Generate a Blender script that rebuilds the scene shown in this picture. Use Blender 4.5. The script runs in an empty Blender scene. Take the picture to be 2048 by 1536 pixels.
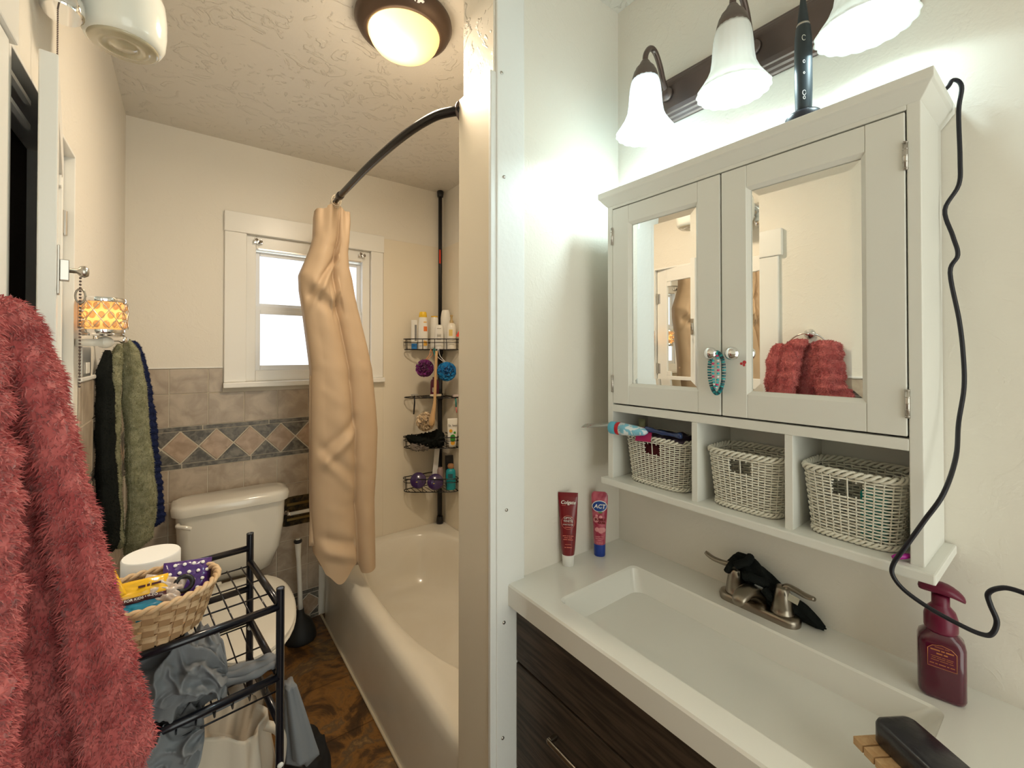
import bpy, math, random
import numpy as np
from mathutils import Vector, Matrix, noise
random.seed(7); rng = np.random.default_rng(7)
PI = math.pi
SC = bpy.context.scene
COL = SC.collection
sin, cos = math.sin, math.cos

# ------------------------------------------------------------------ mesh builder
class MB:
    def __init__(s): s.v = []; s.f = []; s.m = []
    def add(s, vs, fs, mi=0):
        o = len(s.v); s.v.extend([tuple(p) for p in vs])
        for f in fs: s.f.append(tuple(i + o for i in f)); s.m.append(mi)
        return s
    def box(s, x0, x1, y0, y1, z0, z1, mi=0, M=None):
        vs = [Vector((x, y, z)) for z in (z0, z1) for y in (y0, y1) for x in (x0, x1)]
        if M: vs = [M @ p for p in vs]
        s.add(vs, [(0, 2, 3, 1), (4, 5, 7, 6), (0, 1, 5, 4), (2, 6, 7, 3), (0, 4, 6, 2), (1, 3, 7, 5)], mi); return s
    def loft(s, rings, close=True, cap0=True, cap1=True, mi=0):
        n = len(rings[0]); vs = [p for r in rings for p in r]; fs = []
        for i in range(len(rings) - 1):
            for j in range(n if close else n - 1):
                k = (j + 1) % n
                fs.append((i * n + j, i * n + k, (i + 1) * n + k, (i + 1) * n + j))
        if cap0: fs.append(tuple(range(n))[::-1])
        if cap1: fs.append(tuple((len(rings) - 1) * n + j for j in range(n)))
        s.add(vs, fs, mi); return s
    def tube(s, path, r, seg=8, closed=False, cap=True, mi=0):
        P = [Vector(p) for p in path]; n = len(P); rings = []
        rr = r if isinstance(r, (list, tuple)) else [r] * n
        t0 = None; N = None
        for i in range(n):
            a = P[(i - 1) % n] if (closed or i > 0) else P[0]
            b = P[(i + 1) % n] if (closed or i < n - 1) else P[-1]
            t = (b - a).normalized() if (b - a).length > 1e-9 else Vector((0, 0, 1))
            if N is None:
                N = t.orthogonal().normalized()
            else:
                N = (N - t * N.dot(t)); N = N.normalized() if N.length > 1e-6 else t.orthogonal().normalized()
            B = t.cross(N)
            rings.append([P[i] + (N * cos(2 * PI * j / seg) + B * sin(2 * PI * j / seg)) * rr[i] for j in range(seg)])
        if closed:
            # match the twist of the last ring to the first
            best = min(range(seg), key=lambda k: (rings[0][0] - rings[-1][k]).length)
            rings.append([rings[0][(j - best) % seg] for j in range(seg)])
            s.loft(rings, True, False, False, mi)
        else: s.loft(rings, True, cap, cap, mi)
        return s
    def lathe(s, prof, c=(0, 0, 0), seg=32, M=None, mi=0, sx=1, sy=1, flute=0, fn=0):
        rings = []
        for r, z in prof:
            ring = []
            for j in range(seg):
                a = 2 * PI * j / seg; q = r * (1 + flute * abs(sin(fn * a / 2)))
                p = Vector((q * cos(a) * sx, q * sin(a) * sy, z))
                p = (M @ p) if M else p
                ring.append(p + Vector(c))
            rings.append(ring)
        s.loft(rings, True, prof[0][0] > 1e-5, prof[-1][0] > 1e-5, mi); return s
    def sphere(s, c, r, seg=16, rin=10, mi=0, sx=1, sy=1, sz=1):
        prof = [(max(1e-4, r * sin(PI * i / rin)), 0) for i in range(rin + 1)]
        rings = [[Vector((c[0] + sx * r * sin(PI * i / rin) * cos(2 * PI * j / seg), c[1] + sy * r * sin(PI * i / rin) * sin(2 * PI * j / seg), c[2] - sz * r * cos(PI * i / rin))) for j in range(seg)] for i in range(rin + 1)]
        rings[0] = [p + Vector((1e-5 * cos(j), 1e-5 * sin(j), 0)) for j, p in enumerate(rings[0])]
        rings[-1] = [p + Vector((1e-5 * cos(j), 1e-5 * sin(j), 0)) for j, p in enumerate(rings[-1])]
        s.loft(rings, True, True, True, mi); return s
    def build(s, name, mat, parent=None, smooth=False, bevel=0, sub=0, solid=0, ang=None):
        me = bpy.data.meshes.new(name); me.from_pydata(s.v, [], s.f)
        mats = mat if isinstance(mat, (list, tuple)) else [mat]
        for m in mats: me.materials.append(m)
        if len(mats) > 1: me.polygons.foreach_set('material_index', s.m)
        if smooth: me.polygons.foreach_set('use_smooth', [True] * len(me.polygons))
        me.update()
        if ang is not None:
            me.polygons.foreach_set('use_smooth', [True] * len(me.polygons)); me.set_sharp_from_angle(angle=math.radians(ang))
        o = bpy.data.objects.new(name, me); COL.objects.link(o)
        if parent:
            o.parent = parent; o.matrix_parent_inverse = wm(parent).inverted()
        if solid:
            md = o.modifiers.new('s', 'SOLIDIFY'); md.thickness = solid; md.offset = 0
        if bevel:
            md = o.modifiers.new('b', 'BEVEL'); md.width = bevel; md.segments = 2; md.limit_method = 'ANGLE'; md.angle_limit = math.radians(40)
        if sub:
            md = o.modifiers.new('u', 'SUBSURF'); md.levels = sub; md.render_levels = sub
        return o
def wm(o):
    m = Matrix.Translation(o.location)
    if o.parent: m = wm(o.parent) @ o.matrix_parent_inverse @ m
    return m
def T(name, loc, label, cat, group=None):
    o = bpy.data.objects.new(name, None); COL.objects.link(o); o.location = loc; o.empty_display_size = .02
    o['label'] = label; o['category'] = cat
    if group: o['group'] = group
    return o
def tag(o, label, cat, group=None):
    o['label'] = label; o['category'] = cat
    if group: o['group'] = group
    return o
def struct(o, label=None, cat=None):
    o['kind'] = 'structure'
    if label: o['label'] = label
    if cat: o['category'] = cat
    return o
def text_mb(txt, size, M, depth=.0002, shear=0, font_w=1.0, bold=0):
    cu = bpy.data.curves.new('t', 'FONT'); cu.body = txt; cu.size = size; cu.extrude = depth; cu.align_x = 'CENTER'; cu.align_y = 'CENTER'
    cu.shear = shear; cu.resolution_u = 3; cu.offset = bold
    ob = bpy.data.objects.new('t', cu); COL.objects.link(ob)
    bpy.context.view_layer.update()
    dg = bpy.context.evaluated_depsgraph_get(); me = ob.evaluated_get(dg).to_mesh()
    vs = [M @ Vector((v.co.x * font_w, v.co.y, v.co.z)) for v in me.vertices]; fs = [tuple(p.vertices) for p in me.polygons]
    ob.evaluated_get(dg).to_mesh_clear(); bpy.data.objects.remove(ob); bpy.data.curves.remove(cu)
    m = MB(); m.add(vs, fs); return m
def dashes(widths, h, M_, total):           # a line of lettering too small to read
    m = MB(); x = -total / 2; n = sum(widths) + .25 * (len(widths) - 1); k = total / n
    for w_ in widths:
        m.box(x, x + w_ * k, -h / 2, h / 2, -.0001, .0002, M=M_); x += (w_ + .25) * k
    return m
def merge(a, b, mi=0):
    a.add(b.v, b.f, mi); return a
def nz(p, s=1.0, o=0): return noise.noise(Vector((p[0] * s + o, p[1] * s + o * 1.7, p[2] * s - o)))
def rrect(cx, cy, hx, hy, r, z, n=8):
    pts = []
    for (qx, qy, a0) in ((1, 1, 0), (-1, 1, PI / 2), (-1, -1, PI), (1, -1, 1.5 * PI)):
        for i in range(n):
            a = a0 + PI / 2 * i / (n - 1)
            pts.append(Vector((cx + qx * (hx - r) + r * cos(a), cy + qy * (hy - r) + r * sin(a), z)))
    return pts
def frame(o, x, z):                       # matrix with local x axis, local z axis
    x = Vector(x).normalized(); z = Vector(z); z = (z - x * z.dot(x)).normalized(); y = z.cross(x)
    M = Matrix(((x.x, y.x, z.x, o[0]), (x.y, y.y, z.y, o[1]), (x.z, y.z, z.z, o[2]), (0, 0, 0, 1))); return M
def lerp(a, b, t): return a + (b - a) * t
def interp(tab, x):
    for i in range(len(tab) - 1):
        if (tab[i][0] - x) * (tab[i + 1][0] - x) <= 0 and tab[i][0] != tab[i + 1][0]:
            t = (x - tab[i][0]) / (tab[i + 1][0] - tab[i][0])
            return [lerp(p, q, t) for p, q in zip(tab[i][1:], tab[i + 1][1:])]
    return list(tab[0][1:]) if abs(x - tab[0][0]) < abs(x - tab[-1][0]) else list(tab[-1][1:])
def smooth_path(pts, k=6):
    P = [Vector(p) for p in pts]; out = []
    for i in range(len(P) - 1):
        a = P[max(0, i - 1)]; b = P[i]; c = P[i + 1]; d = P[min(len(P) - 1, i + 2)]
        for j in range(k):
            t = j / k
            out.append(.5 * ((2 * b) + (c - a) * t + (2 * a - 5 * b + 4 * c - d) * t * t + (3 * b - a - 3 * c + d) * t ** 3))
    out.append(P[-1]); return out
def tufts(mb, n, L, w, mi=0, droop=.5, curl=.5):
    V = np.array(mb.v); tri = []
    for f in mb.f:
        if len(f) > 4: continue
        tri.append(f[:3]);
        if len(f) == 4: tri.append((f[0], f[2], f[3]))
    tri = np.array(tri); A, B, C = V[tri[:, 0]], V[tri[:, 1]], V[tri[:, 2]]
    N = np.cross(B - A, C - A); ar = np.linalg.norm(N, axis=1); ok = ar > 1e-12
    A, B, C, N, ar = A[ok], B[ok], C[ok], N[ok], ar[ok]; N = -N / ar[:, None]
    i = rng.choice(len(ar), n, p=ar / ar.sum()); u = rng.random((n, 1)); v = rng.random((n, 1)); q = u + v > 1; u[q] = 1 - u[q]; v[q] = 1 - v[q]
    P = A[i] + (B[i] - A[i]) * u + (C[i] - A[i]) * v; Nn = N[i]
    R = rng.normal(size=(n, 3)); D = Nn + R * curl; D[:, 2] -= droop; D /= np.linalg.norm(D, axis=1)[:, None]
    S = np.cross(D, rng.normal(size=(n, 3))); S /= np.linalg.norm(S, axis=1)[:, None]
    LL = L * (.5 + rng.random((n, 1))); 
    mid = P + D * LL * .55; tip = P + D * LL; tip[:, 2] -= LL[:, 0] * .25
    o = len(mb.v)
    allv = np.stack([P - S * w, P + S * w, mid + S * w * .7, mid - S * w * .7, tip], axis=1).reshape(-1, 3)
    mb.v.extend(map(tuple, allv.tolist()))
    for k in range(n):
        b = o + 5 * k
        mb.f.append((b, b + 1, b + 2, b + 3)); mb.f.append((b + 3, b + 2, b + 4)); mb.m.extend((mi, mi))
    return mb

# ------------------------------------------------------------------ materials
def mat(name, col, rough=.5, metal=0, bump=0, bscale=60, var=0, vscale=8, col2=None, trans=0, emit=None, es=0, coat=0, spec=.5, sss=0, aniso=None, ior=1.45, bdist=.01, detail=5, fac=None, sheen=0):
    m = bpy.data.materials.new(name); m.use_nodes = True; nt = m.node_tree; b = nt.nodes['Principled BSDF']
    b.inputs['Base Color'].default_value = (*col, 1); b.inputs['Roughness'].default_value = rough; b.inputs['Metallic'].default_value = metal
    b.inputs['Specular IOR Level'].default_value = spec; b.inputs['IOR'].default_value = ior
    if trans: b.inputs['Transmission Weight'].default_value = trans
    if coat: b.inputs['Coat Weight'].default_value = coat; b.inputs['Coat Roughness'].default_value = .1
    if sheen: b.inputs['Sheen Weight'].default_value = sheen
    if emit: b.inputs['Emission Color'].default_value = (*emit, 1); b.inputs['Emission Strength'].default_value = es
    tc = nt.nodes.new('ShaderNodeTexCoord')
    def mp(sc):
        if aniso:
            k = nt.nodes.new('ShaderNodeMapping'); k.inputs['Scale'].default_value = aniso; nt.links.new(tc.outputs['Object'], k.inputs[0]); return k.outputs[0]
        return tc.outputs['Object']
    if col2 is not None:
        n = nt.nodes.new('ShaderNodeTexNoise'); n.inputs['Scale'].default_value = vscale; n.inputs['Detail'].default_value = detail; n.inputs['Distortion'].default_value = .6; nt.links.new(mp(1), n.inputs['Vector'])
        r = nt.nodes.new('ShaderNodeValToRGB'); lo, hi = fac or (.38, .64); r.color_ramp.elements[0].position = lo; r.color_ramp.elements[1].position = hi
        r.color_ramp.elements[0].color = (*col, 1); r.color_ramp.elements[1].color = (*col2, 1)
        nt.links.new(n.outputs[0], r.inputs[0]); nt.links.new(r.outputs[0], b.inputs['Base Color'])
    if bump:
        n = nt.nodes.new('ShaderNodeTexNoise'); n.inputs['Scale'].default_value = bscale; n.inputs['Detail'].default_value = detail; nt.links.new(mp(1), n.inputs['Vector'])
        k = nt.nodes.new('ShaderNodeBump'); k.inputs['Strength'].default_value = bump; k.inputs['Distance'].default_value = bdist; nt.links.new(n.outputs[0], k.inputs['Height']); nt.links.new(k.outputs[0], b.inputs['Normal'])
    return m
def wall_mat(name, col, swirl, fine=.25):
    m = mat(name, col, rough=.42, spec=.4); nt = m.node_tree; b = nt.nodes['Principled BSDF']
    tc = nt.nodes.new('ShaderNodeTexCoord')
    n1 = nt.nodes.new('ShaderNodeTexNoise'); n1.inputs['Scale'].default_value = 9; n1.inputs['Detail'].default_value = 8; n1.inputs['Distortion'].default_value = 3.0
    n2 = nt.nodes.new('ShaderNodeTexNoise'); n2.inputs['Scale'].default_value = 140; n2.inputs['Detail'].default_value = 3
    r = nt.nodes.new('ShaderNodeValToRGB'); r.color_ramp.elements[0].position = .56; r.color_ramp.elements[1].position = .62
    nt.links.new(tc.outputs['Object'], n1.inputs['Vector']); nt.links.new(tc.outputs['Object'], n2.inputs['Vector']); nt.links.new(n1.outputs[0], r.inputs[0])
    b1 = nt.nodes.new('ShaderNodeBump'); b1.inputs['Strength'].default_value = swirl; b1.inputs['Distance'].default_value = .006
    b2 = nt.nodes.new('ShaderNodeBump'); b2.inputs['Strength'].default_value = fine; b2.inputs['Distance'].default_value = .002
    nt.links.new(r.outputs[0], b1.inputs['Height']); nt.links.new(n2.outputs[0], b2.inputs['Height']); nt.links.new(b1.outputs[0], b2.inputs['Normal']); nt.links.new(b2.outputs[0], b.inputs['Normal'])
    return m
M = {}
M['wall'] = wall_mat('wall_paint', (.80, .76, .68), .12)
M['ceil'] = wall_mat('ceiling_paint', (.74, .70, .63), .55, .3)
M['plaster'] = wall_mat('end_plaster', (.78, .74, .66), .8)
M['trim'] = mat('white_trim', (.84, .83, .79), .3, bump=.05, bscale=30)
M['vtrim'] = mat('board_white', (.82, .83, .81), .35, bump=.08, bscale=60)
M['surround'] = mat('surround_panel', (.80, .73, .60), .35)
M['tub'] = mat('tub_enamel', (.80, .76, .67), .2, coat=.4, col2=(.76, .71, .61), vscale=3)
M['porc'] = mat('porcelain', (.82, .79, .71), .12, coat=.6)
M['seatm'] = mat('toilet_seat', (.84, .81, .73), .25)
M['cab'] = mat('cabinet_white', (.77, .77, .72), .35)
M['cabin'] = mat('cabinet_inner', (.70, .70, .64), .45)
M['counter'] = mat('cultured_marble', (.80, .79, .73), .16, coat=.5)
M['wood'] = mat('dark_vanity_wood', (.028, .019, .013), .45, col2=(.075, .052, .036), vscale=6, aniso=(14, 1.2, 14), bump=.25, bscale=22, bdist=.002, spec=.3)
M['mirror'] = mat('mirror_glass', (.92, .93, .91), .0, metal=1)
M['chrome'] = mat('chrome', (.8, .8, .8), .08, metal=1)
M['nickel'] = mat('brushed_nickel', (.30, .26, .21), .28, metal=1, bump=.03, bscale=200)
M['satin'] = mat('satin_steel', (.55, .52, .48), .3, metal=1)
M['bronze'] = mat('oil_bronze', (.15, .115, .105), .32, metal=.8, spec=.5)
M['bronze2'] = mat('ceiling_bronze', (.10, .065, .045), .42, metal=.5)
M['black'] = mat('black_plastic', (.012, .012, .014), .35)
M['blackrod'] = mat('black_rod', (.015, .013, .013), .22, metal=.3)
M['rackm'] = mat('rack_enamel', (.008, .009, .016), .28, metal=.4, coat=.5)
M['curtain'] = mat('curtain_fabric', (.54, .40, .27), .55, bump=.06, bscale=300, bdist=.001, spec=.25)
M['pink'] = mat('pink_fleece', (.40, .075, .075), .9, col2=(.56, .15, .14), vscale=28, sheen=.4, spec=.2)
M['green'] = mat('sage_terry', (.20, .20, .12), .95, col2=(.29, .29, .19), vscale=60, bump=.8, bscale=350, bdist=.003, spec=.1)
M['navy'] = mat('navy_terry', (.012, .018, .06), .95, bump=.8, bscale=300, bdist=.003, spec=.1)
M['blackt'] = mat('black_terry', (.012, .014, .013), .95, bump=.8, bscale=300, bdist=.003, spec=.1)
M['wick'] = mat('white_wicker', (.80, .78, .68), .45)
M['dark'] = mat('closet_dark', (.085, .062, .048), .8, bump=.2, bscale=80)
M['tile'] = mat('beige_tile', (.36, .29, .22), .3, col2=(.50, .42, .33), vscale=14, bump=.15, bscale=30, bdist=.002, detail=9)
M['diam'] = mat('diamond_tile', (.36, .26, .18), .3, col2=(.50, .37, .27), vscale=22, bump=.15, bscale=30, bdist=.002, detail=9)
M['slate'] = mat('slate_tile', (.085, .080, .068), .35, col2=(.22, .20, .17), vscale=40, bump=.2, bscale=60, bdist=.002, detail=9)
M['grout'] = mat('grout', (.62, .56, .46), .85)
M['paper'] = mat('white_paper', (.85, .85, .84), .9)
M['card'] = mat('cardboard_core', (.28, .20, .15), .9)
M['lit'] = None

def flr():
    m = mat('stone_floor', (.1, .06, .03), .32, spec=.5); nt = m.node_tree; b = nt.nodes['Principled BSDF']; N = nt.nodes.new; L = nt.links.new
    tc = N('ShaderNodeTexCoord'); n1 = N('ShaderNodeTexNoise'); n1.inputs['Scale'].default_value = 5.5; n1.inputs['Detail'].default_value = 10; n1.inputs['Roughness'].default_value = .65; n1.inputs['Distortion'].default_value = .8
    L(tc.outputs['Object'], n1.inputs['Vector'])
    r = N('ShaderNodeValToRGB'); e = r.color_ramp.elements; e[0].position = .30; e[0].color = (.035, .020, .010, 1); e[1].position = .70; e[1].color = (.50, .30, .12, 1)
    for p, c in ((.42, (.085, .042, .016, 1)), (.50, (.26, .12, .030, 1)), (.56, (.12, .075, .04, 1)), (.63, (.30, .17, .06, 1))):
        q = e.new(p); q.color = c
    L(n1.outputs[0], r.inputs[0])
    br = N('ShaderNodeTexBrick'); br.offset = 0; br.inputs['Scale'].default_value = 1; br.inputs['Brick Width'].default_value = .305; br.inputs['Row Height'].default_value = .305; br.inputs['Mortar Size'].default_value = .004; br.inputs['Mortar Smooth'].default_value = .6
    br.inputs['Color1'].default_value = (1, 1, 1, 1); br.inputs['Color2'].default_value = (.8, .8, .8, 1); br.inputs['Mortar'].default_value = (.45, .40, .32, 1)
    mp = N('ShaderNodeMapping'); mp.inputs['Rotation'].default_value = (0, 0, .03); mp.inputs['Location'].default_value = (.04, .09, 0); L(tc.outputs['Object'], mp.inputs[0]); L(mp.outputs[0], br.inputs['Vector'])
    mx = N('ShaderNodeMix'); mx.data_type = 'RGBA'; mx.blend_type = 'MULTIPLY'; mx.inputs[0].default_value = 1; L(r.outputs[0], mx.inputs[6]); L(br.outputs[0], mx.inputs[7]); L(mx.outputs[2], b.inputs['Base Color'])
    bp = N('ShaderNodeBump'); bp.inputs['Strength'].default_value = .35; bp.inputs['Distance'].default_value = .01; L(n1.outputs[0], bp.inputs['Height']); L(bp.outputs[0], b.inputs['Normal'])
    return m
M['floor'] = flr()
def shade_mat(name, col, es, alpha=.6):
    m = bpy.data.materials.new(name); m.use_nodes = True; nt = m.node_tree; b = nt.nodes['Principled BSDF']; N = nt.nodes.new; L = nt.links.new
    b.inputs['Base Color'].default_value = (*col, 1); b.inputs['Roughness'].default_value = .25; b.inputs['Coat Weight'].default_value = .3
    if es: b.inputs['Emission Color'].default_value = (*col, 1); b.inputs['Emission Strength'].default_value = es
    t = N('ShaderNodeBsdfTranslucent'); t.inputs[0].default_value = (*col, 1); mx = N('ShaderNodeMixShader'); mx.inputs[0].default_value = alpha
    L(b.outputs[0], mx.inputs[1]); L(t.outputs[0], mx.inputs[2]); L(mx.outputs[0], nt.nodes['Material Output'].inputs[0]); return m
def emis(name, col, s):
    m = bpy.data.materials.new(name); m.use_nodes = True; nt = m.node_tree; nt.nodes.clear()
    e = nt.nodes.new('ShaderNodeEmission'); e.inputs[0].default_value = (*col, 1); e.inputs[1].default_value = s; o = nt.nodes.new('ShaderNodeOutputMaterial'); nt.links.new(e.outputs[0], o.inputs[0]); return m
M['milk'] = shade_mat('milk_glass', (.93, .93, .90), 0, .35)
M['milk_on'] = shade_mat('milk_glass_lit', (.90, .97, 1), .9, .5)
M['bulb'] = emis('bulb_cool', (.86, .97, 1.0), 5)
M['wbulb'] = emis('bulb_warm', (1, .86, .62), 90)
M['nbulb'] = emis('night_bulb', (1, .55, .18), 22)
M['daypane'] = emis('frosted_pane_daylight', (.90, .95, 1.0), 2.1)
M['dome'] = shade_mat('amber_dome_glass', (.95, .80, .50), .28, .6)
def plain(n, c, r=.4, **k):
    if n not in M: M[n] = mat(n, c, r, **k)
    return M[n]

XR, XT, XL, YB, YP, YP2, XE, XF = 1.129, 1.373, -.22, 2.594, .922, 1.079, .635, .674
ZC, ZCV, YN = 2.532, 2.579, -1.1

# ------------------------------------------------------------------ room shell
def sbox(name, args, m, bevel=0, parent=None): return MB().box(*args).build(name, m, parent, bevel=bevel)
struct(sbox('floor', (-.75, XT + .1, YN - .1, YB + .1, -.06, 0), M['floor']))
c = MB(); c.box(XL - .06, XT + .1, YP2 - .04, YB + .1, ZC, ZC + .08); c.box(XL - .06, XE, YN - .1, YP2 - .04, ZC, ZC + .08); c.box(XE, XT + .1, YN - .1, YP2 - .04, ZCV, ZCV + .08)
struct(c.build('ceiling', M['ceil']))
# left wall with closet opening y 1.0-1.505, z .02-1.947
wl = MB(); wl.box(XL - .06, XL, YN, 1.0, 0, ZC); wl.box(XL - .06, XL, 1.505, YB, 0, ZC); wl.box(XL - .06, XL, 1.0, 1.505, 1.947, ZC)
wall_left = struct(wl.build('wall_left', M['wall']))
wb = MB(); x0, x1, z0, z1 = .245, .885, 1.316, 2.073
wb.box(XL, x0, YB, YB + .1, 0, ZC); wb.box(x1, XT, YB, YB + .1, 0, ZC); wb.box(x0, x1, YB, YB + .1, 0, z0); wb.box(x0, x1, YB, YB + .1, z1, ZC)
wall_back = struct(wb.build('wall_back', M['wall']))
struct(MB().box(XR, XR + .06, YN, YP, 0, ZCV).build('wall_right', M['wall']))
struct(MB().box(XT, XT + .06, YP2, YB, 0, ZC).build('wall_alcove', M['wall']))
pt = MB().box(XE, XT, YP, YP2, 0, ZCV)
wall_part = struct(pt.build('wall_partition', M['plaster'], bevel=.004))
MB().box(XE - .003, XR, YP - .0015, YP + .002, 0, ZCV).build('painted_face', M['wall'], wall_part)
wf = MB(); wf.box(XL, -.12, YN - .06, YN, 0, ZC); wf.box(.98, XR, YN - .06, YN, 0, ZCV); wf.box(-.12, .98, YN - .06, YN, 2.25, ZC)
struct(wf.build('wall_front', M['wall']))
# tub surround panels (smooth cream) on back wall, alcove wall, partition
sp = MB(); sp.box(.60, .885 + .078, YB - .006, YB, .30, 1.288); sp.box(.963, XT, YB - .006, YB, .30, 2.165); sp.box(XT - .006, XT, YP2, YB - .006, .30, 2.165); sp.box(XE - .009, XT, YP2, YP2 + .006, .0, 2.19)
sp.box(XE - .010, XE, YP - .001, YP2 + .006, 0, 2.19)
struct(sp.build('trim_1', M['surround'], bevel=.0015))
ct = MB(); ct.box(XE - .014, XE + .004, YP - .006, YP + .005, 0, 2.19)
struct(ct.build('trim_2', M['vtrim'], bevel=.002))
bd = MB(); bd.box(XE + .003, .729, YP - .010, YP - .001, 0, ZCV)
tb = struct(bd.build('trim_3', M['vtrim'], bevel=.003))
for (x, z) in ((.652, 2.19), (.660, 1.92), (.668, 1.052), (.66, .764), (.656, .47)):
    q = MB().lathe([(.0001, 0), (.0045, .0005), (.004, .002), (.0001, .0025)], seg=12, M=frame((x, YP - .010, z), (1, 0, 0), (0, -1, 0))).build('screw', M['satin'], tb, smooth=True)

# ---- tiles (wainscot) as real geometry
def tile_face(m, u0, u1, z0, z1, P, mi, g=.0018, bev=.0012):
    # P(u,z,d) -> world
    a0, a1, b0, b1 = u0 + g, u1 - g, z0 + g, z1 - g
    if a1 - a0 < .004 or b1 - b0 < .004: return
    o = [P(a0, b0, .001), P(a1, b0, .001), P(a1, b1, .001), P(a0, b1, .001)]
    i = [P(a0 + bev, b0 + bev, .004), P(a1 - bev, b0 + bev, .004), P(a1 - bev, b1 - bev, .004), P(a0 + bev, b1 - bev, .004)]
    m.add(o + i, [(0, 1, 5, 4), (1, 2, 6, 5), (2, 3, 7, 6), (3, 0, 4, 7), (4, 5, 6, 7)], mi)
def tri_face(m, pts, P, mi, sh=.0022):
    cx = sum(p[0] for p in pts) / len(pts); cz = sum(p[1] for p in pts) / len(pts)
    def shrink(p, s):
        d = math.hypot(p[0] - cx, p[1] - cz); k = 1 - s * 1.9 / d; return (cx + (p[0] - cx) * k, cz + (p[1] - cz) * k)
    o = [P(*shrink(p, sh), .001) for p in pts]; i = [P(*shrink(p, sh + .0012), .004) for p in pts]; n = len(pts)
    m.add(o + i, [(k, (k + 1) % n, (k + 1) % n + n, k + n) for k in range(n)] + [tuple(range(n, 2 * n))], mi)
def clip_poly(pts, u0, u1):
    def cl(ps, f, side):
        out = []
        for i in range(len(ps)):
            a, b = ps[i], ps[(i + 1) % len(ps)]; ia = (a[0] - f) * side >= 0; ib = (b[0] - f) * side >= 0
            if ia: out.append(a)
            if ia != ib:
                t = (f - a[0]) / (b[0] - a[0]); out.append((f, a[1] + (b[1] - a[1]) * t))
        return out
    p = cl(pts, u0, 1); return cl(p, u1, -1) if p else p
def wainscot(u0, u1, P, off, doff, ztop=1.389, cut=None):
    m = MB()
    if cut is None: m.add([P(u0, 0, .0008), P(u1, 0, .0008), P(u1, ztop, .0008), P(u0, ztop, .0008)], [(0, 1, 2, 3)], 0)
    else: m.add([P(u0, 0, .0008), P(u1, 0, .0008), P(u1, 1.287, .0008), P(cut, 1.287, .0008), P(cut, ztop, .0008), P(u0, ztop, .0008)], [(0, 1, 2, 3, 4, 5)], 0)
    rows = [(1.268, ztop), (1.113, 1.268), (.760, .912), (.608, .760), (.456, .608), (.304, .456), (.163, .304)]
    k0 = math.floor((u0 - off) / .1505) - 1
    for (a, b) in rows:
        for k in range(k0, k0 + 18):
            ua, ub = max(u0, off + k * .1505), min(cut if (cut and b > 1.3) else u1, off + (k + 1) * .1505)
            if ub - ua > .012: tile_face(m, ua, ub, a, b, P, 1)
    for (za, zb, zc, zd) in ((.912, .935, 1.090, 1.113), (.0, .018, .140, .163)):
        for (a, b, o2) in ((za, zb, .05), (zc, zd, .13)):
            for k in range(-6, 14):
                ua, ub = max(u0, off + o2 + k * .283), min(u1, off + o2 + (k + 1) * .283)
                if ub - ua > .01: tile_face(m, ua, ub, a, b, P, 3)
        mid = (zb + zc) / 2; w = .0708
        for k in range(-16, 24):
            cx = doff + k * .1416
            for pts, mi in (([(cx, zb), (cx + w, mid), (cx, zc), (cx - w, mid)], 2), ([(cx, zc), (cx + w, mid), (cx + 2 * w, zc)], 3), ([(cx, zb), (cx + 2 * w, zb), (cx + w, mid)], 3)):
                if max(p[0] for p in pts) < u0 + .01 or min(p[0] for p in pts) > u1 - .01: continue
                q = clip_poly(pts, u0 + .001, u1 - .001)
                if len(q) >= 3 and abs(sum(q[i][0] * q[(i + 1) % len(q)][1] - q[(i + 1) % len(q)][0] * q[i][1] for i in range(len(q)))) > 3e-4: tri_face(m, q, P, mi)
    return m
tm = [M['grout'], M['tile'], M['diam'], M['slate']]
w1 = wainscot(XL, .602, lambda u, z, d: Vector((u, YB - d, z)), -.061, -.017, cut=.149); w1.build('wall_tile', tm, wall_back)
w2 = wainscot(1.56, YB - .004, lambda u, z, d: Vector((XL + d, u, z)), 1.60, 1.62); w2.build('wall_tile', tm, wall_left)
MB().box(XL, XL + .009, 1.556, YB, 1.385, 1.397).build('cap_bead', M['trim'], wall_left, bevel=.003)
MB().box(XL, .148, YB - .007, YB, 1.388, 1.395).build('cap_bead', M['trim'], wall_back, bevel=.002)
# near section of left wall also tiled (seen in the cabinet mirror)
w3 = wainscot(YN, .82, lambda u, z, d: Vector((XL + d, u, z)), .02, .05, ztop=1.36); w3.build('wall_tile', tm, wall_left)
MB().box(XL, XL + .009, YN, .82, 1.36, 1.37).build('cap_bead', M['trim'], wall_left, bevel=.003)

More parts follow.
